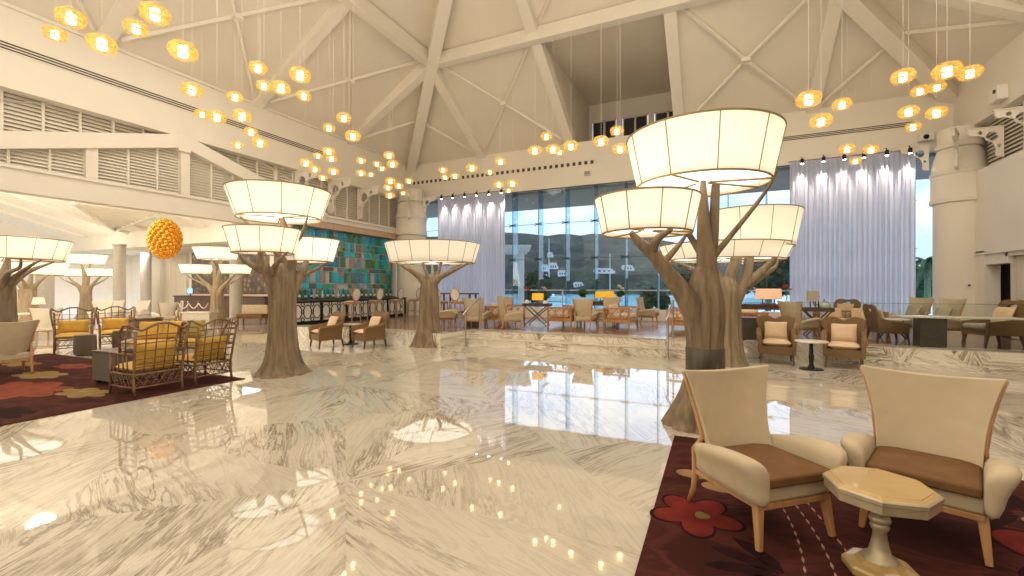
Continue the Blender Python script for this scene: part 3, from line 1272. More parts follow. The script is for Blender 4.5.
def tree(label, loc, prof, limbs, shades, bark='bark', collar=None, group=None, seed=0, lobes=9, amp=.12, lean=(0, 0), watt=20, scale=None):
    t = thing('tree_lamp', label, 'tree lamp', loc, YAW, group)
    q = MB()
    trunk_part(q, prof, lobes, amp, lean, seed)
    for l in limbs:
        limb(q, l)
    q.build('trunk', M[bark], t, smooth=50)
    if collar:
        z0, z1, r = collar
        q = MB()
        q.lathe([(r, z0), (r + .006, z0 + .01), (r + .006, z1 - .01), (r, z1)], 40, rfun=lambda r_, z, a: r_ * (1 + .012 * math.sin(22 * a)))
        q.build('collar', M['collar'], t, smooth=40)
    for i, s in enumerate(shades):
        shade(t, *s[:6], **(s[6] if len(s) > 6 else {}), watt=watt * (1 if i == 0 else .5))
    if scale:
        t.scale = (scale,) * 3
    return t


# local axes: x to the right of the photo, y away from the camera
tree('large tree lamp by the front armchairs with dark collar and two stacked cream shades', (-.12, 5.50, 0),
     [(.43, 0), (.35, .16), (.26, .36), (.205, .56), (.188, .72), (.188, .95), (.205, 1.2), (.18, 1.5), (.11, 1.75), (.03, 1.85)],
     [[(-.02, 0, 1.0, .14), (-.15, -.03, 1.32, .135), (-.36, -.05, 1.62, .115), (-.6, -.06, 1.92, .085), (-.78, -.06, 2.08, .06), (-.86, -.1, 2.17, .035)],
      [(-.62, -.06, 1.95, .07), (-.6, -.2, 2.08, .05), (-.5, -.35, 2.17, .03)],
      [(-.5, -.06, 1.82, .05), (-.33, -.02, 2.0, .035), (-.18, .05, 2.17, .018)],
      [(.01, .0, 1.0, .15), (.05, 0, 1.4, .15), (.02, 0, 1.85, .13), (-.01, 0, 2.2, .09), (-.02, 0, 2.55, .06), (-.02, 0, 2.80, .03)],
      [(.03, 0, 1.7, .10), (.10, .02, 2.1, .07), (.12, .02, 2.5, .06), (.13, .02, 2.72, .055)],
      [(.05, .0, 1.85, .05), (.3, -.1, 2.2, .034), (.53, -.22, 2.55, .024), (.66, -.26, 2.80, .014)],
      [(0, .05, 1.9, .05), (-.2, .3, 2.4, .03), (-.4, .62, 2.80, .014)],
      [(.05, .02, 1.0, .12), (.17, .12, 1.35, .09), (.2, .3, 1.75, .06)]],
     [(-.04, 0, 2.71, 3.25, .70, .815, dict(rot=.12)), (-.68, -.06, 2.16, 2.55, .48, .565, dict(rot=.3))], collar=(.62, .88, .20), seed=1, bark='bark')

tree('large tree lamp on the marble floor between the rattan chairs and the bar', (-7.15, 5.62, 0),
     [(.46, 0), (.385, .07), (.295, .26), (.245, .6), (.225, 1.0), (.215, 1.4), (.19, 1.7), (.1, 1.95), (.03, 2.0)],
     [[(.0, 0, 1.2, .2), (-.08, -.2, 1.7, .14), (-.14, -.42, 2.0, .09), (-.1, -.5, 2.17, .05)],
      [(-.1, -.25, 1.8, .09), (-.38, -.42, 1.98, .045), (-.5, -.5, 2.15, .018)],
      [(-.05, -.25, 1.8, .09), (.22, -.55, 2.0, .045), (.42, -.62, 2.15, .018)],
      [(.02, .05, 1.3, .19), (.08, .1, 1.95, .13), (.05, .05, 2.5, .09), (.0, 0, 2.82, .05)],
      [(.12, .1, 1.9, .1), (.28, -.02, 2.3, .05), (.5, -.2, 2.62, .03), (.6, -.3, 2.8, .015)],
      [(.05, .1, 2.0, .08), (-.3, -.2, 2.5, .04), (-.6, -.25, 2.8, .015)],
      [(.05, .05, 1.35, .16), (.2, .25, 1.75, .10), (.26, .42, 2.08, .05)],
      [(.2, .25, 1.75, .06), (.48, .4, 1.93, .03), (.68, .42, 2.05, .014)]],
     [(-.04, 0, 2.80, 3.30, .69, .86, dict(rot=.2)), (-.07, -.48, 2.14, 2.55, .47, .585, dict(rot=.1)), (.24, .45, 2.05, 2.47, .47, .585, dict(rot=.3, hot=True))], seed=2, amp=.16)

tree('tree lamp with one wide drum shade standing at the step by the bar', (-7.0, 9.97, 0),
     [(.48, 0), (.42, .1), (.35, .3), (.275, .6), (.25, 1.0), (.235, 1.4), (.21, 1.65), (.1, 1.85), (.03, 1.9)],
     [[(0, 0, 1.4, .22), (-.15, -.05, 1.75, .13), (-.45, -.1, 2.0, .08), (-.85, -.15, 2.22, .03)],
      [(0, 0, 1.5, .2), (.25, -.1, 1.8, .11), (.6, -.15, 1.98, .07), (1.1, -.2, 2.22, .025)],
      [(.02, .0, 1.5, .16), (-.05, -.1, 1.9, .07), (-.15, -.15, 2.22, .04)],
      [(.05, .0, 1.5, .16), (.2, .1, 1.9, .07), (.3, .1, 2.25, .04)],
      [(-.2, -.05, 1.8, .08), (-.5, .2, 2.05, .045), (-.7, .35, 2.22, .02)],
      [(.3, -.1, 1.85, .07), (.5, .3, 2.05, .04), (.8, .55, 2.22, .02)],
      [(.0, .1, 1.5, .12), (.0, .5, 2.0, .06), (-.1, .9, 2.22, .02)]],
     [(.1, 0, 2.22, 2.72, 1.11, 1.26, dict(rot=.1, nseam=16))], seed=3, amp=.16, watt=9)

tree('pale tree lamp behind the large one, with a drum shade above a wide low shade', (.22, 10.10, 0),
     [(.38, 0), (.33, .1), (.27, .35), (.235, .8), (.23, 1.2), (.22, 1.5), (.12, 1.75), (.03, 1.8)],
     [[(0, 0, 1.2, .2), (.02, 0, 1.7, .15), (.1, -.1, 2.1, .13), (.12, -.12, 2.48, .1)],
      [(.03, 0, 1.2, .18), (.3, -.05, 1.7, .13), (.36, -.1, 2.1, .11), (.36, -.12, 2.42, .09)],
      [(.3, -.05, 1.6, .12), (.7, -.15, 1.98, .08), (.8, -.3, 2.2, .05), (.9, -.4, 2.4, .02)],
      [(.05, 0, 1.35, .13), (.6, 0, 1.75, .09), (.95, .05, 1.95, .05), (1.08, .1, 2.12, .025)],
      [(-.02, 0, 1.3, .16), (-.2, .05, 1.8, .1), (-.35, .1, 2.15, .08)],
      [(-.15, .05, 1.6, .1), (-.6, .1, 1.9, .06), (-1.1, .2, 2.12, .02)]],
     [(.34, -.2, 2.36, 3.05, .76, .89, dict(rot=.25)), (-.06, .1, 2.12, 2.42, 1.12, 1.25, dict(rot=.1, nseam=16))], bark='bark_mid', seed=4, watt=14)


def small_tree(label, loc, hot=True, bark='bark_pale', sc=1.0, seed=5):
    return tree(label, loc, [(.42, 0), (.34, .15), (.27, .5), (.23, 1.0), (.22, 1.4), (.1, 1.75), (.02, 1.8)],
                [[(0, 0, 1.2, .22), (-.3, -.05, 1.6, .12), (-.6, -.1, 1.9, .07), (-.85, -.1, 2.17, .03)],
                 [(0, 0, 1.2, .22), (.3, -.05, 1.6, .12), (.65, -.1, 1.95, .07), (.9, -.1, 2.17, .03)],
                 [(0, 0, 1.3, .22), (-.05, 0, 1.9, .14), (-.12, 0, 2.4, .09), (-.25, 0, 2.8, .04)],
                 [(0, 0, 1.6, .14), (.12, 0, 2.2, .1), (.2, 0, 2.8, .04)],
                 [(-.3, -.05, 1.6, .06), (-1.1, -.1, 2.0, .03), (-1.3, -.1, 2.17, .012)],
                 [(.3, -.05, 1.6, .06), (1.1, -.1, 2.0, .03), (1.3, -.1, 2.17, .012)]],
                [(0, 0, 2.8, 3.3, .72, .9, dict(hot=hot)), (-.82, -.12, 2.17, 2.56, .52, .64, dict(hot=hot)), (.88, -.08, 2.17, 2.56, .52, .64, dict(hot=hot))],
                bark=bark, seed=seed, watt=14, scale=sc)


small_tree('pale three-shade tree lamp beside reception, right of the golden pendant', at_depth(217, 19.6), seed=6)
small_tree('pale three-shade tree lamp far left, with the glowing shades level with the slim pillar', at_depth(86, 23.5), seed=7)
tree('tree lamp cut by the left photo edge with one wide cream shade', at_depth(1, 10.2),
     [(.42, 0), (.33, .2), (.26, .6), (.23, 1.1), (.21, 1.6), (.1, 1.9), (.03, 1.95)],
     [[(0, 0, 1.2, .2), (.3, -.05, 1.7, .09), (.7, -.1, 2.0, .05), (1.05, -.1, 2.2, .02)],
      [(0, 0, 1.4, .18), (.35, -.2, 1.85, .07), (.75, -.3, 2.0, .045), (.95, -.45, 2.2, .02)],
      [(0, 0, 1.4, .18), (-.35, -.2, 1.9, .08), (-.9, -.3, 2.2, .02)],
      [(0, 0, 1.5, .18), (.1, .4, 1.9, .08), (.3, .9, 2.2, .02)],
      [(0, 0, 1.6, .18), (0, .1, 2.0, .1), (.05, .1, 2.25, .05)]],
     [(.06, 0, 2.2, 2.66, 1.0, 1.15, dict(rot=.1, nseam=16))], bark='bark_mid', seed=8, watt=4)
tree('pale tree lamp behind the far left one, with one low glowing shade', at_depth(28, 18.5),
     [(.46, 0), (.36, .2), (.3, .6), (.27, 1.1), (.27, 1.5)],
     [[(0, 0, 1.3, .2), (-.4, 0, 1.75, .08), (-.9, 0, 2.12, .02)], [(0, 0, 1.3, .2), (.4, 0, 1.75, .08), (.9, 0, 2.12, .02)],
      [(0, 0, 1.4, .18), (.05, .1, 2.15, .06)], [(0, 0, 1.4, .16), (.3, -.5, 1.9, .05), (.4, -.8, 2.12, .02)]],
     [(.0, 0, 2.1, 2.6, 1.05, 1.25, dict(hot=True))], bark='bark_pale', seed=9, watt=14)

# ------------------------------------------------------------------ pendants
M['wicker_gold'] = mat('glowing_golden_wicker', (.80, .50, .12), .35, emit=(1.0, .56, .10), es=.34, noise=.6, nscale=7)
M['wicker_gold'].cycles.emission_sampling = 'NONE'
M['bulb'] = glow('white_hot_lamp', (1.0, .86, .58), 7.0)
M['cord'] = mat('pale_cord', (.75, .66, .52), .6, noise=.05)


def make_pendant():
    t = thing('pendant_lamp', '', 'pendant lamp')
    rr = random.Random(3)
    q = MB()
    for k in range(30):
        r = rr.uniform(.30, .5)
        z = .29 * math.sqrt(max(0, 1 - ((r - .32) / .19) ** 2)) * rr.choice((-1, 1)) * rr.uniform(.15, 1.0)
        ph, tilt, el, a0 = rr.uniform(0, 6.28), rr.uniform(-.07, .07), rr.uniform(.9, 1.0), rr.uniform(0, 6.28)
        pts = []
        for i in range(22):
            a = 2 * PI * i / 22
            w = 1 + .05 * math.sin(3 * a + ph)
            x, y = r * w * math.cos(a), r * w * el * math.sin(a)
            pts.append((x * math.cos(a0) - y * math.sin(a0), x * math.sin(a0) + y * math.cos(a0), z + tilt * math.cos(a + ph) * 2 * r + .02 * math.sin(2 * a + ph)))
        q.tube(pts, .011, 3, closed=True)
    for k in range(16):
        a = k * 2 * PI / 16
        q.tube([(math.cos(a) * .3, math.sin(a) * .3, -.24), (math.cos(a) * .46, math.sin(a) * .46, -.12), (math.cos(a) * .5, math.sin(a) * .5, 0), (math.cos(a) * .46, math.sin(a) * .46, .13), (math.cos(a) * .3, math.sin(a) * .3, .25)], .011, 3)
    q.build('wicker_shade', M['wicker_gold'], t)
    q = MB()
    q.lathe([(.05, -.22), (.16, -.21), (.17, 0), (.16, .19), (.05, .2)], 12)
    q.build('lamp_glass', M['bulb'], t, smooth=True)
    q = MB()
    q.lathe([(.0075, .18), (.0075, 1.0)], 5)
    q.build('cord', M['cord'], t)
    return t


PEND = [
    ('the high cluster, upper left corner', [(71, 18, 34), (55, 34, 27), (102, 44, 33), (155, 14, 33), (136, 28, 27), (183, 51, 32)]),
    ('the cluster before the left vent', [(192, 90, 23), (235, 97, 17), (202, 114, 16), (217, 117, 20), (242, 116, 20), (251, 132, 15), (260, 143, 17), (238, 145, 13)]),
    ('the cluster against the left ceiling', [(258, 68, 19), (264, 86, 16), (281, 88, 20), (300, 75, 22), (304, 96, 15)]),
    ('the trio left of corner beam', [(344, 118, 15), (329, 128, 13), (353, 136, 16)]),
    ('the low cluster before bar brackets', [(329, 151.5, 13), (318, 156, 10), (331.5, 158.5, 12), (306, 163, 14), (315, 169, 12), (333.5, 171.5, 12), (323, 178, 10)]),
    ('the corner cluster over bar pillar', [(361, 160.5, 11), (361, 173, 11), (371, 174.5, 8), (377, 164, 9), (382, 168.5, 9), (389, 155.5, 12), (392.5, 164, 12), (390.5, 181, 11), (388, 187.5, 10), (399, 186, 10), (403, 193, 7), (390, 195.5, 10), (409, 181, 9)]),
    ('the line over the left curtain', [(443, 170, 10), (445, 177, 9), (455, 176, 10), (472, 168, 12), (490, 172, 9), (500.5, 161.5, 12), (499, 184.5, 11), (512.5, 183.5, 11), (508.5, 190.5, 8)]),
    ('the line below the clerestory windows', [(535, 150.5, 14), (546.5, 136.5, 12), (553, 149.5, 14), (559.5, 152, 10), (571, 146, 15), (601, 141.5, 16), (617, 131, 14), (620, 149, 16)]),
    ('the cluster over the right curtain', [(808.5, 99.5, 27), (842, 104.5, 21), (821, 121, 24), (847, 149, 18), (871, 149.5, 18), (855.5, 161, 14)]),
    ('the high cluster, upper right corner', [(903, 76.5, 27), (920, 91, 21), (937, 87, 20), (947, 71, 33), (970, 73, 28), (908.5, 112, 23), (936.5, 113, 24), (913, 127, 18)]),
]
PK = Kind(make_pendant)
done = []
for name, lst in PEND:
    lst = sorted(lst)
    for i, (px, py, w) in enumerate(lst):
        s = (px - 512) / FOC
        dia = .37
        d = FOC * dia * math.sqrt(1 + s * s) / w
        a, c = ray(px)
        # hangs inside the hall, clear of the walls
        d = min(d, (YB - .9) / c, (XL + 1.45) / a if a < 0 else 99, (XR - .6) / a if a > 0 else 99)
        for _ in range(4):                       # neighbours in a cluster hang at clearly different distances
            for qx, qy, qw, qd in done:
                if (math.hypot(qx - px, qy - py) < (qw + w) * .62 and abs(d - qd) < .55) or (abs(qx - px) < (qw + w) * .5 and abs(d - qd) < .45):
                    d = qd - .7
        done.append((px, py, w, d))
        z = EYE + (288 - py) / FOC * d
        dia = w * d / FOC / math.sqrt(1 + s * s)
        o = PK.put((a * d, c * d, z), RND.uniform(0, 6.28), 'golden wicker pendant lamp, %s from left in %s' % (ordinal(i + 1), name), 'pendants in ' + name, dia)
        for ch in o.children:
            if ch.name.startswith('cord'):
                top = roof_z(a * d, c * d) if not (D0 < a * d < D1 and c * d > YP) else ZP
                ch.scale = (1, 1, (top - z) / dia)
                ch.location.z = .18 - .18 * (top - z) / dia

# golden ball pendant in the side lounge
p = at_depth(165, 13.6)
t = thing('ball_pendant', 'large egg-shaped pendant of golden glass balls hanging in the side lounge', 'pendant lamp', (p.x, p.y, EYE + 49 / FOC * 13.6))
q = MB()
NB = 120
for k in range(NB):
    zz = 1 - 2 * (k + .5) / NB
    a = k * 2.39996
    r = math.sqrt(1 - zz * zz)
    q.ball((r * .38 * math.cos(a), r * .38 * math.sin(a), zz * .55), .078, 10, 6)
q.build('glass_balls', mat('amber_glass_balls', (.80, .36, .04), .08, .75, emit=(1.0, .42, .03), es=.12, noise=.3, nscale=9), t, smooth=True)
q = MB()
q.lathe([(.28, -.4), (.36, 0), (.28, .4)], 16)
q.build('lamp_core', glow('amber_core', (1, .5, .08), 1.2, False), t, smooth=True)
q = MB()
q.tube([(0, 0, .5), (0, 0, 6.0 - t.location.z)], .012, 6)
q.build('cord', M['cord'], t)

# ------------------------------------------------------------------ curtains, curtain spots, vents, wall devices
M['sheer'] = cloth_through('sheer_white_curtain', (.93, .89, .93), .72, see=.08)
M['drape'] = cloth_through('cream_drape', (.80, .72, .60), .25)


def curtain(name, label, x0, x1, y, z0, z1, mt, nfold, depth=.06, along='x', rail=True):
    t = thing(name, label, 'curtain', (x0, y, z0) if along == 'x' else (y, x0, z0))
    q = MB()
    n = nfold * 8
    rr = random.Random(nfold)
    ph = [rr.uniform(-.8, .8) for _ in range(nfold + 2)]
    vs, fs = [], []
    for j in range(5):
        for i in range(n + 1):
            u = i / n
            f = u * nfold
            off = depth * math.sin(2 * PI * f + ph[int(f)] * .5) * (.6 + .1 * j)
            a, c = (x1 - x0) * u + .03 * math.sin(4 * PI * f), off
            vs.append((a, c, (z1 - z0) * j / 4) if along == 'x' else (c, a, (z1 - z0) * j / 4))
    for j in range(4):
        for i in range(n):
            a = j * (n + 1) + i
            fs.append((a, a + 1, a + n + 2, a + n + 1))
    q.add(vs, fs)
    q.build('cloth', mt, t, smooth=True)
    q = MB()
    if along == 'x':
        q.tube([(-.05, 0, z1 - z0 + .02), (x1 - x0 + .05, 0, z1 - z0 + .02)], .02, 8)
    else:
        q.tube([(0, -.05, z1 - z0 + .02), (0, x1 - x0 + .05, z1 - z0 + .02)], .02, 8)
    q.build('curtain_rod', M['steel'], t)
    return t


curtain('curtain', 'tall sheer white curtain left of the glass wall beside the bar pillar', -11.25, -7.95, YB - .32, PLAT + .01, ZF0 - .06, M['sheer'], 25)
curtain('curtain', 'tall sheer white curtain at right beside the round pillar', 2.12, 5.25, YB - .32, PLAT + .01, ZF0 - .06, M['sheer'], 25)
curtain('curtain', 'cream drape covering the right wall below the panel', 10.0, 14.48, XR + .12, PLAT + .01, 2.40, M['drape'], 22, .05, 'y')

M['spot'] = glow('spot_lens', (1, .93, .82), 30, False)


def make_spot():
    t = thing('curtain_spotlight', '', 'spotlight')
    q = MB()
    q.lathe([(.05, 0), (.05, .14), (.03, .16)], 14)
    q.build('lamp_body', M['black'], t, smooth=40)
    q = MB()
    q.lathe([(.042, -.004), (.042, .002)], 14)
    q.build('lens', M['spot'], t)
    q = MB()
    q.tube([(0, 0, .15), (0, .05, .22), (0, .14, .24)], .012, 6)
    q.build('bracket', M['black'], t)
    return t


SK = Kind(make_spot)
for grp, xs_ in (('left', [-10.9 + .58 * i for i in range(6)]), ('right', [2.42, 2.98, 3.5, 3.98, 4.52, 5.05])):
    for i, x in enumerate(xs_):
        o = SK.put((x, YB - .58, ZF0 - .20), 0, 'small black spotlight washing the %s curtain, %s from the left' % (grp, ordinal(i + 1)), 'spotlights over the %s curtain' % grp)
        l = bpy.data.lights.new('curtain_wash', 'SPOT')
        l.energy = 260
        l.color = (1, .93, .83)
        l.spot_size = math.radians(46)
        l.spot_blend = .7
        l.shadow_soft_size = .04
        lo = bpy.data.objects.new('curtain_wash', l)
        COL.objects.link(lo)
        lo.location = (x, YB - .58, ZF0 - .22)
        lo.rotation_euler = (math.radians(24), 0, 0)


def vent(label, p0, p1, nrm, h, dashes=0):
    """slot diffuser on a wall: backing, blades"""
    p0, p1 = Vector(p0), Vector(p1)
    t = thing('linear_vent', label, 'air vent', p0)
    L = p1 - p0
    d = L.normalized()
    n = Vector(nrm)
    q = MB()
    q.bar(n * .006, L + n * .006, .012, h, side=n)
    q.build('vent_slot', M['dark_gap'], t)
    q = MB()
    if dashes:
        k = int(L.length / dashes)
        for i in range(k + 1):
            c = d * (i * dashes) + n * .012
            q.bar(c - d * dashes * .24, c + d * dashes * .24, .014, h * 1.02, side=n)
    else:
        for i in range(4):
            z = -h / 2 + h * i / 3
            q.bar(n * .012 + Vector((0, 0, z)), L + n * .012 + Vector((0, 0, z)), .02, h * .12, side=n)
    q.build('vent_blades', M['beam'], t)
    return t


vent('long dark slot air vent along the left fascia', (XL, 1.0, 6.42), (XL, 11.9, 6.42), (1, 0, 0), .17)
vent('dashed slot air vent over the left curtain and glass wall', (-12.9, YB, 6.42), (-4.2, YB, 6.42), (0, -1, 0), .13, .24)
vent('dark slot air vent over the right curtain', (1.9, YB, 6.42), (5.3, YB, 6.42), (0, -1, 0), .15)

t = thing('wall_projector', 'small white box with a round lens fixed to the right fascia', 'camera', (XR, 14.5, 6.16))
q = MB()
q.box((-.1, 0, 0), (.2, .4, .34))
q.build('housing', M['white'], t, bevel=.02)
q = MB()
q.lathe([(.045, 0), (.045, .02)], 16, m=T(-.2, -.08, .05) @ Matrix.Rotation(-PI / 2, 4, 'Y'))
q.build('lens', M['black'], t)
t = thing('security_camera', 'white dome camera on the end of the back fascia above the pillar', 'camera', (5.55, YB, 5.95))
q = MB()
q.box((0, -.1, 0), (.34, .2, .22))
q.build('housing', M['white'], t, bevel=.02)
q = MB()
q.ball((-.02, -.21, -.01), .07, 14, 8)
q.build('dome', M['black'], t, smooth=True)
for x, lab in ((-12.55, 'small grey loudspeaker on the back fascia at the corner'), (-4.55, 'small grey loudspeaker on the back fascia over the glass')):
    t = thing('wall_speaker', lab, 'speaker', (x, YB, 6.0))
    q = MB()
    q.box((0, -.05, 0), (.28, .1, .18))
    q.build('housing', M['white'], t, bevel=.02)
    q = MB()
    q.box((0, -.102, 0), (.22, .006, .13))
    q.build('speaker_grille', mat('grey_speaker_mesh', (.35, .32, .28), .7, noise=.2, nscale=80), t)
t = thing('wall_switch', 'small white switch plate on the pillar beside the dark doorway', 'switch', (6.06, 16.3 - .53, 1.62))
q = MB()
q.box((0, -.008, 0), (.14, .02, .1))
q.build('plate', M['white'], t, bevel=.004)
q = MB()
q.box((0, -.02, 0), (.05, .01, .05))
q.build('rocker', M['black'], t)

# ------------------------------------------------------------------ light
w = bpy.data.worlds.new('dusk_sky')
SC.world = w
w.use_nodes = True
N, L = w.node_tree.nodes, w.node_tree.links
tc = N.new('ShaderNodeTexCoord')
sp = N.new('ShaderNodeSeparateXYZ')
L.new(tc.outputs['Generated'], sp.inputs[0])
gr = ramp(N, [(.0, (.62, .72, .80)), (.12, (.66, .80, .98)), (.35, (.38, .58, .92)), (1, (.20, .38, .75))])
L.new(sp.outputs[2], gr.inputs['Fac'])
mp = N.new('ShaderNodeMapping')
mp.inputs['Scale'].default_value = (2.2, 2.2, 7)
L.new(tc.outputs['Generated'], mp.inputs['Vector'])
nz = N.new('ShaderNodeTexNoise')
nz.inputs['Scale'].default_value = 2.4
nz.inputs['Detail'].default_value = 6
L.new(mp.outputs[0], nz.inputs['Vector'])
cr = ramp(N, [(.42, (0, 0, 0)), (.62, (1, 1, 1))])
L.new(nz.outputs['Fac'], cr.inputs['Fac'])
mx = N.new('ShaderNodeMix')
mx.data_type = 'RGBA'
L.new(cr.outputs['Color'], mx.inputs['Factor'])
L.new(gr.outputs['Color'], mx.inputs['A'])
mx.inputs['B'].default_value = (.95, .95, .97, 1)
L.new(mx.outputs['Result'], N['Background'].inputs['Color'])
N['Background'].inputs['Strength'].default_value = 1.5


def area(loc, rot, sx, sy, e, col=(1, .925, .82)):
    l = bpy.data.lights.new('fill_light', 'AREA')
    l.shape = 'RECTANGLE'
    l.size, l.size_y, l.energy, l.color = sx, sy, e, col
    o = bpy.data.objects.new('fill_light', l)
    COL.objects.link(o)
    o.location = loc
    o.rotation_euler = [math.radians(a) for a in rot]


area((-3.4, -3.5, 5.0), (68, 0, 0), 14, 5, 260)               # frontal fill added behind the camera
area((-3.4, -1.5, 2.2), (180, 0, 0), 12, 6, 780)  # uplight added behind the camera to brighten the roof
area((-3.4, 2.0, 9.6), (0, 0, 0), 9, 6, 220)                     # unseen overhead fill added so the near half is lit from above
area((2.6, 8.5, 8.9), (0, 18, 0), 4, 5, 330)  # unseen overhead fill added to brighten the right wall
area((-9.3, 6.0, 8.7), (0, -18, 0), 3, 5, 200)              # matching overhead fill added on the left, out of view
area((-24, -4.5, 3.2), (75, 0, 0), 14, 3, 900, (1, .9, .74))     # unseen fill added to brighten the side lounge
for x in (-32.0, -27.0, -22.0):                # ceiling fills added to warm the aisle behind the side lounge
    area((x, 15.0, 3.72), (0, 0, 0), 1.2, 1.2, 110)
# point fills added under the vault to brighten the side lounge
for x in (-27.0, -21.0, -16.0):
    l = bpy.data.lights.new('lounge_fill', 'POINT')
    l.energy, l.color, l.shadow_soft_size = 420, (1, .88, .70), .3
    o = bpy.data.objects.new('lounge_fill', l)
    COL.objects.link(o)
    o.location = (x, 5.5, 4.7)

l = bpy.data.lights.new('low_sun', 'SUN')      # pale evening light over the bay
l.energy, l.color, l.angle = 2.0, (.90, .88, 1.0), math.radians(110)
o = bpy.data.objects.new('low_sun', l)
COL.objects.link(o)
o.rotation_euler = (math.radians(-76), 0, math.radians(-4))

# ------------------------------------------------------------------ camera
cam = bpy.data.cameras.new('camera')
cam.sensor_width = 36
cam.lens = FOC / 1024 * 36
cam.clip_end = 900
co = bpy.data.objects.new('camera', cam)
COL.objects.link(co)
co.location = (0, 0, EYE)
co.rotation_euler = (PI / 2, 0, YAW)
SC.camera = co
SC.view_settings.view_transform = 'Standard'
SC.view_settings.look = 'None'
SC.view_settings.exposure = 0.0
SC.cycles.use_denoising = True
SC.cycles.max_bounces = 8
SC.cycles.diffuse_bounces = 4
SC.cycles.transparent_max_bounces = 24
SC.cycles.sample_clamp_indirect = 6
SC.cycles.caustics_reflective = False
SC.cycles.caustics_refractive = False
# ------------------------------------------------------------------ furniture materials
M['linen'] = mat('cream_linen', (.54, .44, .30), .9, spec=.2, noise=.07, nscale=6, bump=.12, bscale=300)
M['linen_white'] = mat('white_linen', (.82, .76, .66), .85, sheen=.2, noise=.05, nscale=5)
M['brown_seat'] = mat('brown_suede', (.175, .088, .036), .85, spec=.2, noise=.18, nscale=7)
M['yellow'] = mat('mustard_cushion_cloth', (.62, .36, .05), .85, sheen=.2, noise=.12, nscale=9)
M['pillow'] = mat('peach_cushion_cloth', (.70, .50, .31), .85, sheen=.2, noise=.07, nscale=9)
M['grey_cloth'] = mat('grey_beige_cloth', (.42, .36, .28), .9, noise=.15, nscale=12)
M['olive'] = mat('olive_cushion_cloth', (.35, .27, .07), .9, noise=.15, nscale=12)
M['rattan'] = mat('brown_rattan_pole', (.19, .095, .038), .45, noise=.3, nscale=14, coat=.2)
M['wicker'] = weave('brown_wicker', (.32, .185, .065), (.14, .075, .028), 90)
M['wicker_grey'] = weave('dark_grey_wicker', (.19, .14, .095), (.07, .05, .035), 70)
M['gold_top'] = mat('gold_leaf_top', (.52, .35, .14), .38, .25, noise=.12, nscale=5, coat=.3)
M['champagne'] = mat('champagne_silver_paint', (.50, .42, .28), .4, .45, noise=.18, nscale=7)
M['stone_top'] = mat('pale_stone_top', (.70, .64, .54), .25, noise=.1, nscale=4)
M['dark_block'] = mat('dark_brown_block', (.055, .045, .035), .5, noise=.3, nscale=5)
M['ceramic'] = mat('cream_ceramic', (.78, .72, .62), .25, noise=.06)
M['ceramic_blue'] = mat('pale_green_ceramic', (.50, .56, .50), .2, noise=.15, nscale=12)


def fabric_shade(name, col, e):
    return cloth_through(name, col, .5, e, col)


# ------------------------------------------------------------------ rugs
def rug_material():
    m = mat('maroon_rug_pile', (.07, .012, .010), 1.0, spec=.1)
    N, L, p = nodes(m)
    tc = N.new('ShaderNodeTexCoord')
    mp = N.new('ShaderNodeMapping')
    mp.inputs['Scale'].default_value = (1, 1.6, 1)
    L.new(tc.outputs['Object'], mp.inputs['Vector'])
    n = N.new('ShaderNodeTexNoise')
    n.inputs['Scale'].default_value = 1.3
    n.inputs['Detail'].default_value = 3
    n.inputs['Distortion'].default_value = 1.5
    L.new(mp.outputs[0], n.inputs['Vector'])
    r = ramp(N, [(.40, (.042, .012, .010)), (.5, (.080, .022, .017)), (.58, (.048, .013, .011)), (.7, (.095, .030, .018))])
    L.new(n.outputs['Fac'], r.inputs['Fac'])
    n2 = N.new('ShaderNodeTexNoise')
    n2.inputs['Scale'].default_value = 60
    L.new(tc.outputs['Object'], n2.inputs['Vector'])
    mx = N.new('ShaderNodeMix')
    mx.data_type = 'RGBA'
    mx.blend_type = 'MULTIPLY'
    mx.inputs['Factor'].default_value = .6
    L.new(r.outputs['Color'], mx.inputs['A'])
    L.new(n2.outputs['Fac'], mx.inputs['B'])
    L.new(r.outputs['Color'], p.inputs['Base Color'])
    b = N.new('ShaderNodeBump')
    b.inputs['Strength'].default_value = .3
    b.inputs['Distance'].default_value = .005
    L.new(n2.outputs['Fac'], b.inputs['Height'])
    L.new(b.outputs['Normal'], p.inputs['Normal'])
    return m


M['rug'] = rug_material()
RUGZ = .012
ON_RUG = RUGZ + .006
MOT = {k: mat(k + '_rug_yarn', c, 1.0, spec=.1, noise=.3, nscale=6) for k, c in (('red', (.16, .022, .016)), ('orange', (.22, .055, .03)), ('gold', (.25, .17, .06)), ('beige', (.30, .18, .09)), ('pink', (.42, .24, .18)), ('plum', (.022, .007, .007)))}


def blob(cx, cy, r, n=5, dep=.3, rot=0.0, sq=1.0, k=60):
    return [(cx + r * (1 - dep + dep * abs(math.cos(n * a / 2 + rot))) * math.cos(a), cy + sq * r * (1 - dep + dep * abs(math.cos(n * a / 2 + rot))) * math.sin(a)) for a in [2 * PI * i / k for i in range(k)]]


def motif(rug, key, loops, z=.0008):
    for l in loops:
        q = MB()
        q.plate([l], .0006, T(0, 0, RUGZ + z))
        q.build('rug_motif', MOT[key], rug)


def stroke(pts, w):
    P = [Vector((x, y)) for x, y in pts]
    a, c = [], []
    for i, p_ in enumerate(P):
        t_ = (P[min(i + 1, len(P) - 1)] - P[max(i - 1, 0)]).normalized()
        nn = Vector((-t_.y, t_.x)) * w * (1 if 0 < i < len(P) - 1 else .15) / 2
        a.append(tuple(p_ + nn))
        c.append(tuple(p_ - nn))
    return a + c[::-1]


def make_rug(x0, x1, y0, y1, label):
    q = MB()
    q.span(x0, x1, y0, y1, 0, RUGZ)
    o = q.build('rug', M['rug'])
    return tag(o, label, 'rug')


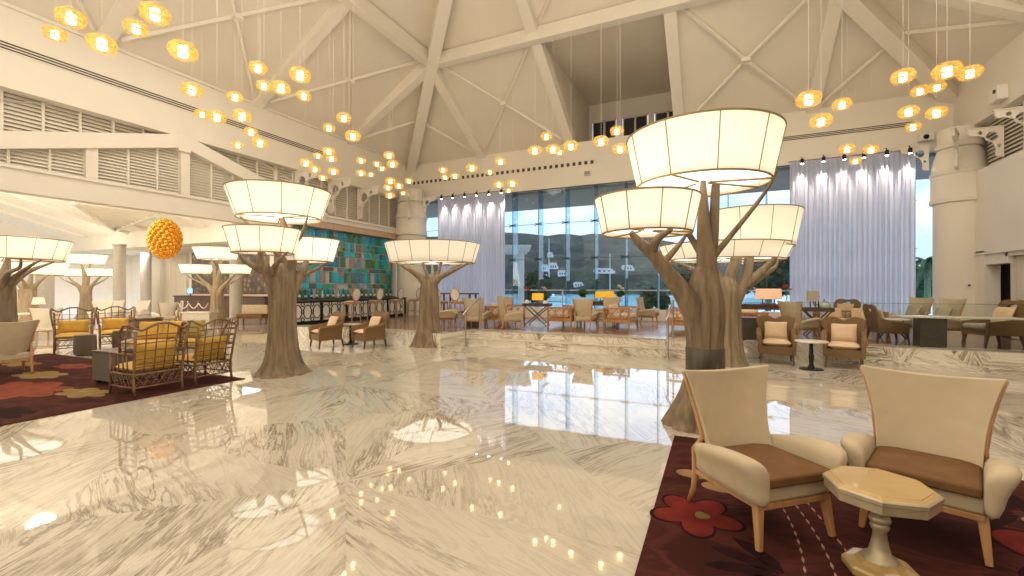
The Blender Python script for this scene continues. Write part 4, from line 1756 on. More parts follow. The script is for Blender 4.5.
rug = make_rug(-.40, 6.1, -2.5, 4.95, 'maroon flower-patterned rug under the two front armchairs at right')
rr = random.Random(4)
leaf = []
for cx, cy, n_, r_, base in ((.35, 2.75, 7, .36, 2.0), (.5, 4.45, 6, .45, 4.0), (1.9, 4.2, 6, .4, 1.2), (2.3, 2.9, 6, .5, 2.6)):
    for i in range(n_):
        a = base + i * .5
        pts = [(cx + math.cos(a + .25 * u) * r_ * (.15 + u), cy + math.sin(a + .25 * u) * r_ * (.15 + u)) for u in (0, .25, .5, .75, 1)]
        leaf.append(stroke(pts, .09))
motif(rug, 'plum', leaf, .0004)
motif(rug, 'plum', [blob(-.13, 3.28, .31, 5, .42, .5), blob(2.02, 3.45, .62, 5, .4, .3)], .0006)
motif(rug, 'red', [blob(-.13, 3.28, .285, 5, .45, .5), blob(2.02, 3.45, .58, 5, .42, .3), blob(1.2, 4.75, .2, 5, .4, 0)], .0012)
motif(rug, 'beige', [blob(-.18, 3.98, .13, 2, .1, .3, .7), blob(.02, 3.80, .13, 2, .1, .3, .7), blob(2.25, 4.35, .2, 2, .1, .2, .6), blob(2.0, 4.1, .16, 2, .1, .2, .6)], .0012)
motif(rug, 'gold', [blob(-.09, 3.28, .05, 3, .2), blob(2.0, 3.5, .1, 3, .2)], .0018)
dash = []
for k in range(3):
    x0 = .33 + k * .13
    for i in range(16):
        y = 2.35 + i * .1
        f = lambda yy: x0 + .12 * math.sin((yy - 2.2) * 1.6 + k * .3)
        dash.append(stroke([(f(y), y), (f(y + .035), y + .035), (f(y + .07), y + .07)], .016))
motif(rug, 'pink', dash, .0014)

rug = make_rug(-14.3, -7.3, -3.0, 5.03, 'large maroon rug with orange and gold patches under the rattan chairs at left')
motif(rug, 'orange', [blob(-9.6, 3.05, .95, 7, .3, .2, .55), blob(-12.2, 2.95, .9, 6, .3, .6, .5), blob(-11.5, 4.4, .5, 6, .3, .4, .5), blob(-8.7, 1.2, .8, 6, .3, .1, .6)], .0008)
motif(rug, 'gold', [blob(-8.45, 3.35, .52, 6, .3, 0, .5), blob(-10.9, 3.72, .62, 6, .3, .4, .5), blob(-12.8, 4.1, .5, 6, .3, .4, .5)], .0014)
motif(rug, 'plum', [blob(-10.2, 4.5, .5, 6, .4, .4, .5), blob(-8.0, 2.4, .5, 6, .4, .4, .5)], .0006)


# ------------------------------------------------------------------ cream wing chair
def make_wing(cloth='linen', seat='brown_seat', pillow=None):
    t = thing('wing_armchair', '', 'armchair')
    # upholstered base
    q = MB()
    q.box((0, -.005, .325), (.55, .56, .12))
    q.build('seat_base', M[cloth], t, bevel=.02, smooth=40, seg=3)
    q = MB()
    for s in (-1, 1):
        q.bar((s * .262, -.27, .248), (s * .262, .27, .248), .03, .035)
    for y in (-.27, .27):
        q.bar((-.262, y, .248), (.262, y, .248), .03, .035)
    q.build('seat_rail', M['oak'], t, bevel=.004)
    # loose seat cushion, crowned
    q = MB()
    n = 8
    vs = []
    for sd in (1, -1):
        for j in range(n + 1):
            for i in range(n + 1):
                u, v = 2 * i / n - 1, 2 * j / n - 1
                z = .425 + .022 * (1 - u * u) * (1 - v * v) if sd > 0 else .365
                vs.append((u * (.255 - .012 * (v > .9)), -.055 + v * .265, z))
    fs = []
    k = (n + 1) ** 2
    W = n + 1
    for j in range(n):
        for i in range(n):
            a = j * W + i
            fs.append((a, a + 1, a + W + 1, a + W))
            fs.append((k + a, k + a + W, k + a + W + 1, k + a + 1))
    rim = list(range(W)) + [j * W + n for j in range(1, W)] + [n * W + i for i in range(n - 1, -1, -1)] + [j * W for j in range(n - 1, 0, -1)]
    for i in range(len(rim)):
        a, c = rim[i], rim[(i + 1) % len(rim)]
        fs.append((a, k + a, k + c, c))
    q.add(vs, fs)
    q.build('seat_cushion', M[seat], t, bevel=.014, smooth=50, seg=3)

    # winged back: narrow at the seat, flaring to the top corners
    def hw(v):
        return .258 + .108 * v ** 2.0

    def front(u, v):
        z = .36 + v * .575 + .03 * u * u * v
        y = .205 + .11 * v + .02 * math.sin(v * PI) - (.10 - .045 * v) * abs(u) ** 2.2
        return (u * hw(v), y, z)
    q = MB()
    q.sheet(front, 12, 10, lambda u, v: .075 - .035 * v - .02 * abs(u) ** 3)
    q.build('backrest', M[cloth], t, smooth=60, bevel=.012, seg=3)
    # arms: rounded shells that sweep from the wings to a rolled front
    for s in (-1, 1):
        secs = []
        for y, th, zt, fl in ((-.345, .035, .48, .0), (-.335, .08, .525, .02), (-.27, .105, .552, .05), (-.12, .10, .545, .055), (.02, .09, .525, .05), (.13, .075, .50, .035), (.21, .06, .475, .02), (.26, .03, .46, .005)):
            xi = .258
            zb = .262 + (.03 if y < -.34 else 0)
            ring = [(xi, zb), (xi + th * .75, zb), (xi + th * .85, zb + .12), (xi + th + fl * .7, zt - .07), (xi + th + fl, zt - .03), (xi + th * .75 + fl, zt), (xi + th * .3 + fl * .6, zt), (xi + fl * .15, zt - .035), (xi, zt - .10)]
            secs.append([(s * x, y, z) for x, z in ring])
        q = MB()
        q.loft(secs)
        q.build('arm', M[cloth], t, smooth=True, sub=1)
    for s in (-1, 1):
        q = MB()
        q.bar((s * .255, -.25, .25), (s * .28, -.285, 0), .05, .05, .032, .032)
        q.build('leg', M['oak'], t, bevel=.006)
        # rear leg runs up the outer edge of the back
        q = MB()
        pts = [(s * .262, .352, .008), (s * .262, .30, .12), (s * .262, .285, .25), (s * .268, .29, .40)]
        pts += [(s * (hw(v) + .004), front(1, v)[1] + .052 - .02 * v, front(1, v)[2]) for v in (.25, .5, .75, .97)]
        q.tube(pts, [.017, .021, .024, .02, .016, .014, .012, .009], 8)
        q.build('leg', M['oak'], t, smooth=True)
    if pillow:
        q = MB()
        q.pillow(.40, .30, .13, T(0, .09, .615) @ Matrix.Rotation(math.radians(72), 4, 'X'))
        q.build('pillow', M[pillow], t, smooth=True)
    return t


WING = Kind(make_wing)
WING.put((.25, 3.36, ON_RUG), facing(.655, -.755), 'cream wing armchair with brown seat, nearest the trunk of the large tree lamp')
WING.put((1.21, 3.70, ON_RUG), facing(-.367, -.93), 'cream wing armchair with brown seat, at the right behind the octagonal table')
WING.put((-11.5, 3.48, ON_RUG), facing(-1, .12), 'cream wing armchair at left edge of the photo, turned away on the maroon rug')
WL = Kind(lambda: make_wing('linen', 'linen'))
WLP = Kind(lambda: make_wing('linen', 'linen', 'grey_cloth'))
WW = Kind(lambda: make_wing('linen_white', 'linen_white'))
Z = PLAT + .004
WL.put((-3.52, 12.95, Z), facing(.1, 1), 'cream wing armchair seen from behind between two lattice sofas', None, .92)
WL.put((-3.3, 14.98, Z), facing(-.2, -1), 'cream wing armchair facing the hall in front of the yellow lamp', None, .92)
WL.put((-2.1, 15.45, Z), facing(1, -.15), 'cream wing armchair in side view beside the shrubs outside the glass', None, .92)
WL.put((-6.45, 11.55, Z), facing(-.15, 1), 'cream wing armchair seen from behind, left of the left handrail', None, .94)
WL.put((-5.45, 11.75, Z), facing(.75, .65), 'cream wing armchair seen from behind, right of the left handrail', None, .94)
WL.put((-7.55, 11.6, Z), facing(1, .35), 'cream wing armchair in side view behind the tree lamp by the bar', None, .98)
WL.put((-7.1, 14.75, Z), facing(.1, -1), 'cream wing armchair facing the hall behind the leftmost lattice sofa', None, .92)
WL.put((1.75, 12.4, Z), facing(.75, .65), 'cream wing armchair seen from behind between the two wicker armchairs at right')
WLP.put((4.3, 14.05, Z), facing(-.95, -.3), 'cream wing armchair with a grey pillow, left of the pair by the right curtain', None, 1.0)
WLP.put((4.58, 13.27, Z), facing(-.95, -.3), 'cream wing armchair with a grey pillow, right of the pair by the right curtain', None, 1.0)
for px, d, f, lab in ((101, 19.5, (.9, -.6), 'white wing chair far in the side lounge, left of the round wicker table'), (113, 21.4, (.6, -.8), 'white wing chair far in the side lounge, next to the slim pillar'),
                      (139, 21.5, (.4, -.9), 'white wing chair far behind the round wicker table'), (165, 18.8, (-.9, .1), 'white wing chair far in the lounge, left of the rope posts'), (174, 20.5, (-.5, -.8), 'white wing chair far in the lounge directly behind the rope posts'),
                      (44, 13.6, (-1, .2), 'cream chair at the desk behind the armchair cut by the left edge')):
    WW.put(at_depth(px, d), facing(*f), lab, None, 1.0)


# ------------------------------------------------------------------ octagonal side table
def octa(r, z, rot=PI / 8, sx=1.0, sy=1.0):
    return [(sx * r * math.cos(rot + i * PI / 4), sy * r * math.sin(rot + i * PI / 4), z) for i in range(8)]


t = thing('side_table', 'gold octagonal pedestal table between the two front armchairs', 'table', (.80, 3.02, ON_RUG), math.radians(10))
t.scale = (.76, .76, 1)
q = MB()
q.loft([octa(r, z) for r, z in ((.315, .40), (.325, .405), (.325, .445), (.335, .45), (.335, .468), (.322, .476))])
q.build('table_apron', M['champagne'], t)
q = MB()
q.loft([octa(r, z) for r, z in ((.318, .476), (.30, .484), (.295, .482), (.285, .482), (.28, .486))])
q.build('table_top', M['gold_top'], t)
q = MB()
q.lathe([(.05, .062), (.105, .07), (.10, .085), (.07, .10), (.056, .14), (.045, .18), (.04, .22), (.052, .235), (.058, .25), (.05, .265), (.062, .275), (.066, .285), (.06, .30), (.044, .312), (.05, .335), (.062, .36), (.075, .40)], 32)
q.build('pedestal', M['champagne'], t, smooth=50)
q = MB()
q.loft([octa(r, z) for r, z in ((.215, 0), (.22, .012), (.22, .035), (.2, .045), (.15, .052), (.11, .07))])
q.build('table_base', M['gold_top'], t)


# ------------------------------------------------------------------ rattan lattice chair
def make_rattan():
    t = thing('rattan_chair', '', 'chair')
    W, BW = .30, .33

    def back(x, z):                       # rear surface point for a height
        v = (z - .30) / .72
        return Vector((x * (W + (BW - W) * v) / W, .27 + .13 * v, z))

    def top(x):
        return .96 + .055 * math.cos(min(1.0, abs(x) / W) * PI)

    for s in (-1, 1):
        q = MB()
        q.tube([(s * W, .30, .004), (s * W, .27, .15), back(s * W, .32), back(s * W, .6), back(s * W, .9)], .018, 8)
        q.build('leg', M['rattan'], t, smooth=True)
        q = MB()
        q.tube([(s * .31, -.33, 0), (s * .31, -.32, .3), (s * .315, -.31, .58)], .018, 8)
        q.build('leg', M['rattan'], t, smooth=True)
    q = MB()                              # hooped top rail with the wings bent forward
    pts = []
    for s in (-1,):
        pts += [(-.33, -.02, .58), (-.355, .03, .75), (-.375, .10, .90), (-.375, .18, .985), (-.35, .30, .995), (-.335, .375, .955)]
    pts += [back(x, top(x)) for x in (-.24, -.15, -.06, .06, .15, .24)]
    pts += [(.335, .375, .955), (.35, .30, .995), (.375, .18, .985), (.375, .10, .90), (.355, .03, .75), (.33, -.02, .58)]
    q.tube([tuple(p_) for p_ in pts], .018, 8)
    q.build('top_rail', M['rattan'], t, smooth=True)
    q = MB()
    for x in (-.18, -.06, .06, .18):
        q.tube([back(x, .30), back(x, .62), back(x, top(x))], .009, 6)
    for z in (.40, .51, .62, .73, .84):
        q.tube([back(-W, z), back(0, z + .012), back(W, z)], .009, 6)
    q.build('back_lattice', M['rattan'], t, smooth=True)
    for s in (-1, 1):
        q = MB()
        for z in (.66, .74, .82, .90):
            f = (z - .58) / .4
            q.tube([back(s * W, z), (s * (.335 + .04 * f), -.02 + .16 * f, z)], .009, 6)
        p1 = (s * .345, .16, .58)
        q.tube([p1, (s * .36, .2, .8), (s * .355, .25, .98)], .009, 6)
        q.build('wing_lattice', M['rattan'], t, smooth=True)
        q = MB()
        q.tube([(s * .315, -.33, .575), (s * .325, -.2, .59), (s * .33, 0, .585), back(s * W, .58)], .019, 8)
        for y in (-.2, -.09, .03, .14):
            q.tube([(s * .31, y, .32), (s * .325, y, .58)], .009, 6)
        q.build('arm', M['rattan'], t, smooth=True)
    q = MB()
    c = [(-.31, -.32), (.31, -.32), (.3, .28), (-.3, .28)]
    for z, r in ((.30, .017), (.12, .012)):
        for i in range(4):
            a, d = c[i], c[(i + 1) % 4]
            q.tube([(a[0], a[1], z), (d[0], d[1], z)], r, 8)
    for i in range(4):                    # hoops and crosses below the seat
        a, d = Vector(c[i]), Vector(c[(i + 1) % 4])
        for u0, u1 in ((.02, .35), (.35, .65), (.65, .98)):
            m0, m1 = a.lerp(d, u0), a.lerp(d, u1)
            mm = (m0 + m1) / 2
            q.tube([(m0.x, m0.y, .13), (mm.x, mm.y, .28), (m1.x, m1.y, .13)], .007, 5)
            q.tube([(m0.x, m0.y, .29), (mm.x, mm.y, .15), (m1.x, m1.y, .29)], .007, 5)
    q.build('seat_frame', M['rattan'], t, smooth=True)
    q = MB()
    q.pillow(.60, .58, .13, T(0, -.02, .375), pinch=.02)
    q.build('seat_cushion', M['yellow'], t, smooth=True)
    q = MB()
    q.pillow(.54, .32, .15, T(0, .205, .565) @ Matrix.Rotation(math.radians(78), 4, 'X'))
    q.build('back_cushion', M['yellow'], t, smooth=True)
    return t


RAT = Kind(make_rattan)
RAT.put((-7.70, 3.80, ON_RUG), facing(-1, .02), 'rattan lattice chair with mustard cushions nearest the camera, seen from behind', None, 1.02)
RAT.put((-7.78, 4.60, ON_RUG), facing(-1, -.1), 'rattan lattice chair with mustard cushions seen from behind, beside the marble floor edge of rug', None, 1.02)
RAT.put((-14.1, 5.40, ON_RUG), facing(1, -.38), 'rattan lattice chair with mustard cushion facing the hall, left of the far pair', None, 1.04)
RAT.put((-14.35, 6.35, 0), facing(1, -.38), 'rattan lattice chair with mustard cushion facing the hall, right of the far pair', None, 1.04)


def make_drum():
    t = thing('wicker_drum_table', '', 'side table')
    q = MB()
    q.lathe([(.185, .02), (.20, .05), (.205, .24), (.20, .42), (.19, .45)], 28)
    q.build('drum', M['wicker_grey'], t, smooth=40)
    q = MB()
    q.lathe([(.195, .448), (.198, .465), (.18, .47)], 28)
    q.build('table_top', M['wicker_grey'], t, smooth=40)
    q = MB()
    q.lathe([(.16, 0), (.16, .03)], 28)
    q.build('foot_ring', M['black'], t)
    return t


DR = Kind(make_drum)
DR.put((-13.25, 5.28, 0), 0, 'dark wicker drum table in front of the left chair of the far rattan pair')
DR.put((-13.75, 6.22, 0), 0, 'dark wicker drum table right of the far rattan pair')
t = thing('wicker_cube_table', 'dark wicker cube table left of the nearest rattan chair', 'side table', (-8.95, 4.02, ON_RUG), .05)
q = MB()
q.box((0, 0, .27), (.52, .52, .46))
q.build('table_body', M['wicker_grey'], t, bevel=.02)
q = MB()
q.box((0, 0, .51), (.54, .54, .03))
q.build('table_top', M['wicker_grey'], t, bevel=.008)
q = MB()
for x in (-.2, .2):
    for y in (-.2, .2):
        q.box((x, y, .02), (.05, .05, .04))
q.build('feet', M['black'], t)
t = thing('low_sofa', 'grey low sofa with mustard and olive cushions, seen through the rattan chairs', 'sofa', (-10.35, 5.45, ON_RUG), facing(.75, -.65))
q = MB()
q.box((0, 0, .22), (1.35, .75, .26))
q.build('seat_base', M['grey_cloth'], t, bevel=.05, seg=3, smooth=40)
q = MB()
q.box((0, .32, .46), (1.35, .14, .4))
q.build('backrest', M['grey_cloth'], t, bevel=.05, seg=3, smooth=40)
for s in (-1, 1):
    q = MB()
    q.box((s * .62, -.02, .40), (.14, .72, .2))
    q.build('arm', M['grey_cloth'], t, bevel=.05, seg=3, smooth=40)
for s in (-1, 1):
    q = MB()
    q.box((s * .28, -.04, .41), (.54, .62, .12))
    q.build('seat_cushion', M['yellow'], t, bevel=.04, seg=3, smooth=40)
for x, m_ in ((-.32, 'yellow'), (.08, 'yellow'), (.42, 'olive')):
    q = MB()
    q.pillow(.42, .38, .15, T(x, .17, .66) @ Matrix.Rotation(math.radians(72), 4, 'X'))
    q.build('pillow', M[m_], t, smooth=True)
for x in (-.58, .58):
    for y in (-.3, .3):
        q = MB()
        q.bar((x, y, .1), (x, y, 0), .05)
        q.build('leg', M['walnut'], t)


# ------------------------------------------------------------------ brown wicker armchair
def make_wicker():
    t = thing('wicker_armchair', '', 'armchair')

    def front(u, v):
        z = .20 + v * (.655 + .065 * math.cos((abs(u) - .55) * PI))
        hw_ = .295 + .085 * v ** 2.2
        return (u * hw_, .24 + .14 * v - .07 * u * u, z)
    q = MB()
    q.sheet(front, 14, 8, .05)
    q.build('backrest', M['wicker'], t, smooth=60, bevel=.015)
    for s in (-1, 1):
        secs = []
        for y, zt in ((-.34, .50), (-.30, .555), (-.1, .575), (.1, .60), (.26, .66)):
            ring = [(.275, .20), (.335, .20), (.345, zt - .08), (.375, zt - .04), (.36, zt), (.29, zt), (.272, zt - .05)]
            secs.append([(s * x, y, z) for x, z in ring])
        q = MB()
        q.loft(secs)
        q.build('arm', M['wicker'], t, smooth=50)
    q = MB()
    q.box((0, -.02, .27), (.56, .60, .16))
    q.build('seat_base', M['wicker'], t, bevel=.01)
    q = MB()
    q.pillow(.53, .54, .13, T(0, -.05, .405), pinch=.01)
    q.build('seat_cushion', M['pillow'], t, smooth=True)
    q = MB()
    q.pillow(.44, .37, .14, T(0, .15, .625) @ Matrix.Rotation(math.radians(70), 4, 'X'))
    q.build('pillow', M['pillow'], t, smooth=True)
    for x in (-.28, .28):
        for y in (-.29, .28):
            q = MB()
            q.bar((x, y, .2), (x * 1.06, y * 1.12, 0), .045, .045, .03, .03)
            q.build('leg', M['walnut'], t)
    return t


WK = Kind(make_wicker)
WK.put((-9.38, 8.72, 0), facing(-.35, -.93), 'brown wicker armchair with peach cushions, left of the pair by the bar step', None, 1.0)
WK.put((-8.32, 9.15, 0), facing(-.3, -.95), 'brown wicker armchair with peach cushions, right of the pair by the bar step', None, 1.0)
WK.put((1.13, 10.78, 0), facing(-.05, -1), 'brown wicker armchair with peach cushions next to the pale tree trunk', None, (.97, .97, 1.05))
WK.put((2.28, 10.74, 0), facing(-.2, -1), 'brown wicker armchair with peach cushions below the glass railing at right', None, (.97, .97, 1.05))


def make_bistro():
    t = thing('bistro_table', '', 'table')
    q = MB()
    q.lathe([(.27, .53), (.28, .535), (.28, .555), (.27, .56)], 32)
    q.build('table_top', M['stone_top'], t, smooth=40)
    q = MB()
    q.lathe([(.07, .02), (.05, .06), (.036, .12), (.045, .25), (.05, .27), (.036, .3), (.034, .5), (.08, .53)], 16)
    q.build('column', M['black'], t, smooth=40)
    q = MB()
    q.lathe([(.2, 0), (.2, .015), (.06, .03)], 28)
    q.build('foot_plate', M['black'], t, smooth=40)
    return t


BT = Kind(make_bistro)
BT.put((-9.22, 9.40, 0), 0, 'small round stone-topped table between the wicker armchairs by the bar')
BT.put((1.64, 10.12, 0), 0, 'small round stone-topped table between the wicker armchairs at right', None, .98)


# ------------------------------------------------------------------ lattice sofa
def make_lattice(L=1.5, D=.72, H=.62):
    t = thing('lattice_sofa', '', 'sofa')
    mt = M['orange_wood']
    for x in (-L / 2, L / 2):
        for y in (-D / 2, D / 2):
            q = MB()
            q.box((x, y, H / 2), (.05, .05, H))
            q.build('leg', mt, t)
    q = MB()
    for y in (-D / 2, D / 2):
        q.bar((-L / 2, y, .24), (L / 2, y, .24), .04, .10)
    for x in (-L / 2, L / 2):
        q.bar((x, -D / 2, .24), (x, D / 2, .24), .04, .10)
    q.box((0, 0, .27), (L - .04, D - .04, .03))
    q.build('seat_frame', mt, t)

    def panel(nm, p0, p1):
        q = MB()
        p0, p1 = Vector(p0), Vector(p1)
        up = Vector((0, 0, 1))
        q.bar(p0 + up * (H - .03), p1 + up * (H - .03), .06, .05)
        n = max(2, round((p1 - p0).length / .24))
        for i in range(n):
            a, c = p0.lerp(p1, i / n), p0.lerp(p1, (i + 1) / n)
            mid = (a + c) / 2
            lo, hi, mz = .30, H - .05, (.30 + H - .05) / 2
            if i:
                q.bar(a + up * lo, a + up * hi, .022)
            q.bar(a + up * mz, mid + up * hi, .02)
            q.bar(mid + up * hi, c + up * mz, .02)
            q.bar(a + up * mz, mid + up * lo, .02)
            q.bar(mid + up * lo, c + up * mz, .02)
        q.build(nm, mt, t)
    panel('lattice_arm', (-L / 2, -D / 2, 0), (-L / 2, D / 2, 0))
    panel('lattice_arm', (L / 2, -D / 2, 0), (L / 2, D / 2, 0))
    panel('lattice_back', (-L / 2, D / 2, 0), (L / 2, D / 2, 0))
    for s in (-1, 1):
        q = MB()
        q.box((s * L * .235, -.02, .35), (L * .455, D - .12, .12))
        q.build('seat_cushion', M['pillow'], t, bevel=.035, seg=3, smooth=40)
        q = MB()
        q.pillow(.46, .34, .14, T(s * L * .22, D / 2 - .13, .53) @ Matrix.Rotation(math.radians(75), 4, 'X'))
        q.build('pillow', M['pillow'], t, smooth=True)
    return t


LS = Kind(make_lattice)
E = PI / 2
LS.put((-6.35, 13.55 - .2, Z), E, 'orange wooden lattice sofa below the left curtain, leftmost in the row', None, 1.0)
LS.put((-4.28, 13.5, Z), -E, 'orange wooden lattice sofa right of the folding tray table', None, 1.0)
LS.put((-2.62, 13.65, Z), E, 'orange wooden lattice sofa right of the cream chair seen from behind', None, 1.0)
LS.put((-.85, 13.5, Z), -E, 'orange wooden lattice sofa behind the right handrail', None, 1.0)
LS.put((3.15, 14.35, Z), 0, 'orange wooden lattice sofa in front of the right curtain', None, .95)
LS.put((.40, 12.75, Z), PI, 'orange wooden lattice sofa between the pale tree trunk and left wicker armchair', None, .95)


# ------------------------------------------------------------------ tray tables with crossed legs and what stands on them
def make_tray(L=.85, D=.5, H=.66):
    t = thing('tray_table', '', 'table')
    q = MB()
    q.box((0, 0, H - .03), (L, D, .05))
    for s in (-1, 1):
        q.box((0, s * (D / 2 - .01), H + .01), (L, .02, .05))
        q.box((s * (L / 2 - .01), 0, H + .01), (.02, D, .05))
    q.build('tray', M['walnut'], t)
    for y in (-D * .4, D * .4):
        for s in (-1, 1):
            q = MB()
            q.bar((s * L * .42, y, H - .05), (-s * L * .42, y, 0), .035, .03)
            q.build('leg', M['walnut'], t)
    q = MB()
    for s in (-1, 1):
        q.bar((s * L * .3, -D * .4, .09), (s * L * .3, D * .4, .09), .02)
    q.build('stretcher', M['walnut'], t)
    return t


TT = Kind(make_tray)
TT.put((-5.22, 13.35, Z), .05, 'dark folding tray table between two lattice sofas, holding a yellow-shaded lamp')
TT.put((2.28, 13.3, Z), 0, 'dark folding tray table with crossed legs, holding the square-shaded lamp at right', None, (.75, .9, 1))


def make_console(L=1.5):
    t = thing('console_table', '', 'table')
    q = MB()
    q.box((0, 0, .70), (L, .42, .05))
    q.build('table_top', M['walnut'], t)
    q = MB()
    q.box((0, 0, .62), (L - .08, .36, .11))
    q.build('apron', M['walnut'], t)
    for x in (-L / 2 + .05, L / 2 - .05):
        for y in (-.17, .17):
            q = MB()
            q.box((x, y, .30), (.05, .05, .6))
            q.build('leg', M['walnut'], t)
    return t


CT = Kind(make_console)
CT.put((-3.85, 15.75, Z), 0, 'dark console table by the glass under the long yellow lamp')
CT.put((1.1, 14.75, Z), 0, 'dark console table left of right curtain under the peach lamp', None, (1.05, 1, 1))

M['shade_yellow'] = fabric_shade('yellow_lampshade', (.85, .48, .05), .45)
M['shade_pink'] = fabric_shade('peach_lampshade', (.85, .55, .34), .45)
M['shade_grey'] = fabric_shade('grey_linen_lampshade', (.50, .42, .32), .12)


def table_lamp(label, loc, w, d, h, mt, stem=.22, body='walnut', rz=0.0):
    t = thing('table_lamp', label, 'lamp', loc, rz)
    q = MB()
    q.box((0, 0, .012), (w * .55, d * .7, .024))
    for s in (-1, 1):
        q.bar((s * w * .22, 0, .02), (s * w * .22, 0, stem), .025)
    q.build('base', M[body], t)
    q = MB()
    x, y = w / 2, d / 2
    k = .94
    q.add([(-x, -y, stem - .02), (x, -y, stem - .02), (x, y, stem - .02), (-x, y, stem - .02), (-x * k, -y * k, stem + h), (x * k, -y * k, stem + h), (x * k, y * k, stem + h), (-x * k, y * k, stem + h)],
          [(0, 1, 5, 4), (1, 2, 6, 5), (2, 3, 7, 6), (3, 0, 4, 7)])
    q.build('lamp_shade', mt, t)
    q = MB()
    q.lathe([(.02, stem), (.035, stem + .05), (.02, stem + .1)], 10)
    q.build('bulb', glow('lamp_bulb', (1, .8, .5), 2.5, False), t, smooth=True)


ZT = Z + .657
ZC = Z + .727
table_lamp('long table lamp with glowing yellow shade on the tray table', (-5.22, 13.4, ZT), .36, .16, .2, M['shade_yellow'], .16)
table_lamp('long table lamp with glowing yellow shade on the console by the glass', (-3.6, 15.75, ZC), .66, .2, .22, M['shade_yellow'], .12)
table_lamp('long table lamp with peach shade on the console left of the right curtain', (1.35, 14.75, ZC), .66, .22, .28, M['shade_pink'], .16)
table_lamp('small table lamp with square grey shade on right tray table', (2.2, 13.38, ZT), .24, .24, .24, M['shade_grey'], .22)


def vase(label, loc, r, h, mt, flowers=None, leafy=0, nm='vase'):
    t = thing(nm, label, 'vase', loc)
    q = MB()
    q.lathe([(r * .55, 0), (r * .9, h * .2), (r, h * .45), (r * .85, h * .75), (r * .5, h * .93), (r * .55, h), (r * .45, h), (r * .42, h * .9)], 20)
    q.build('pot', mt, t, smooth=50)
    rr = random.Random(int(loc[0] * 100))
    if flowers:
        for k in range(3):
            a = k * 2.1
            q = MB()
            e = (math.cos(a) * .07, math.sin(a) * .07, h + .30 + .05 * k)
            q.tube([(0, 0, h * .9), (e[0] * .3, e[1] * .3, h + .15), e], .006, 5)
            q.build('stem', M['leaf'], t)
            q = MB()
            for j in range(5):
                c = (e[0] + .035 * math.cos(j * 1.256), e[1] + .035 * math.sin(j * 1.256), e[2] + .01)
                q.ball(c, .032, 6, 4, .7)
            q.build('flower', flowers, t, smooth=True)
    if leafy:
        q = MB()
        leafball(q, (0, 0, h + leafy * .45), (leafy * .5, leafy * .5, leafy * .45), 90, leafy * .5, rr)
        q.build('leaves', M['leaf'], t)
    return t


M['red_petal'] = mat('red_petals', (.55, .04, .04), .6, noise=.2)
M['pink_petal'] = mat('pink_petals', (.75, .40, .38), .6, noise=.2)
vase('cream pot with red flowers at the left end of the tray table', (-5.55, 13.25, ZT), .075, .15, M['ceramic'], M['red_petal'])
vase('cream pot with pink flowers at the right end of the tray table', (-4.93, 13.3, ZT), .085, .14, M['ceramic'], M['pink_petal'], .12)
vase('cream pot with leafy plant left of the yellow lamp on the console', (-4.4, 15.75, ZC), .08, .14, M['ceramic'], None, .3)
vase('cream pot with white flowers right of the yellow lamp on the console', (-3.05, 15.75, ZC), .08, .14, M['ceramic'], M['linen_white'], .25)
vase('slender pot with a red orchid on the console left of the right curtain', (1.8, 14.7, ZC), .07, .12, M['ceramic'], M['red_petal'])
vase('low cream pot on the left end of the console under the peach lamp', (.55, 14.72, ZC), .1, .13, M['ceramic'])
vase('round pale green ceramic vase on the right tray table', (2.42, 13.2, ZT), .12, .2, M['ceramic_blue'])
t = thing('candlestick', 'dark three-armed candlestick in front of the right curtain', 'candlestick', (3.05, 13.9 - .0, Z + .0))
t.location = (2.62, 15.1, Z)
q = MB()
q.lathe([(.14, 0), (.14, .02), (.02, .05), (.018, .9), (.03, .93), (.02, .98)], 14)
q.build('stem', M['black'], t, smooth=40)
for s in (-1, 1):
    q = MB()
    q.tube([(0, 0, .72), (s * .1, 0, .70), (s * .13, 0, .80), (s * .13, 0, .88)], .014, 6)
    q.build('arm', M['black'], t, smooth=True)


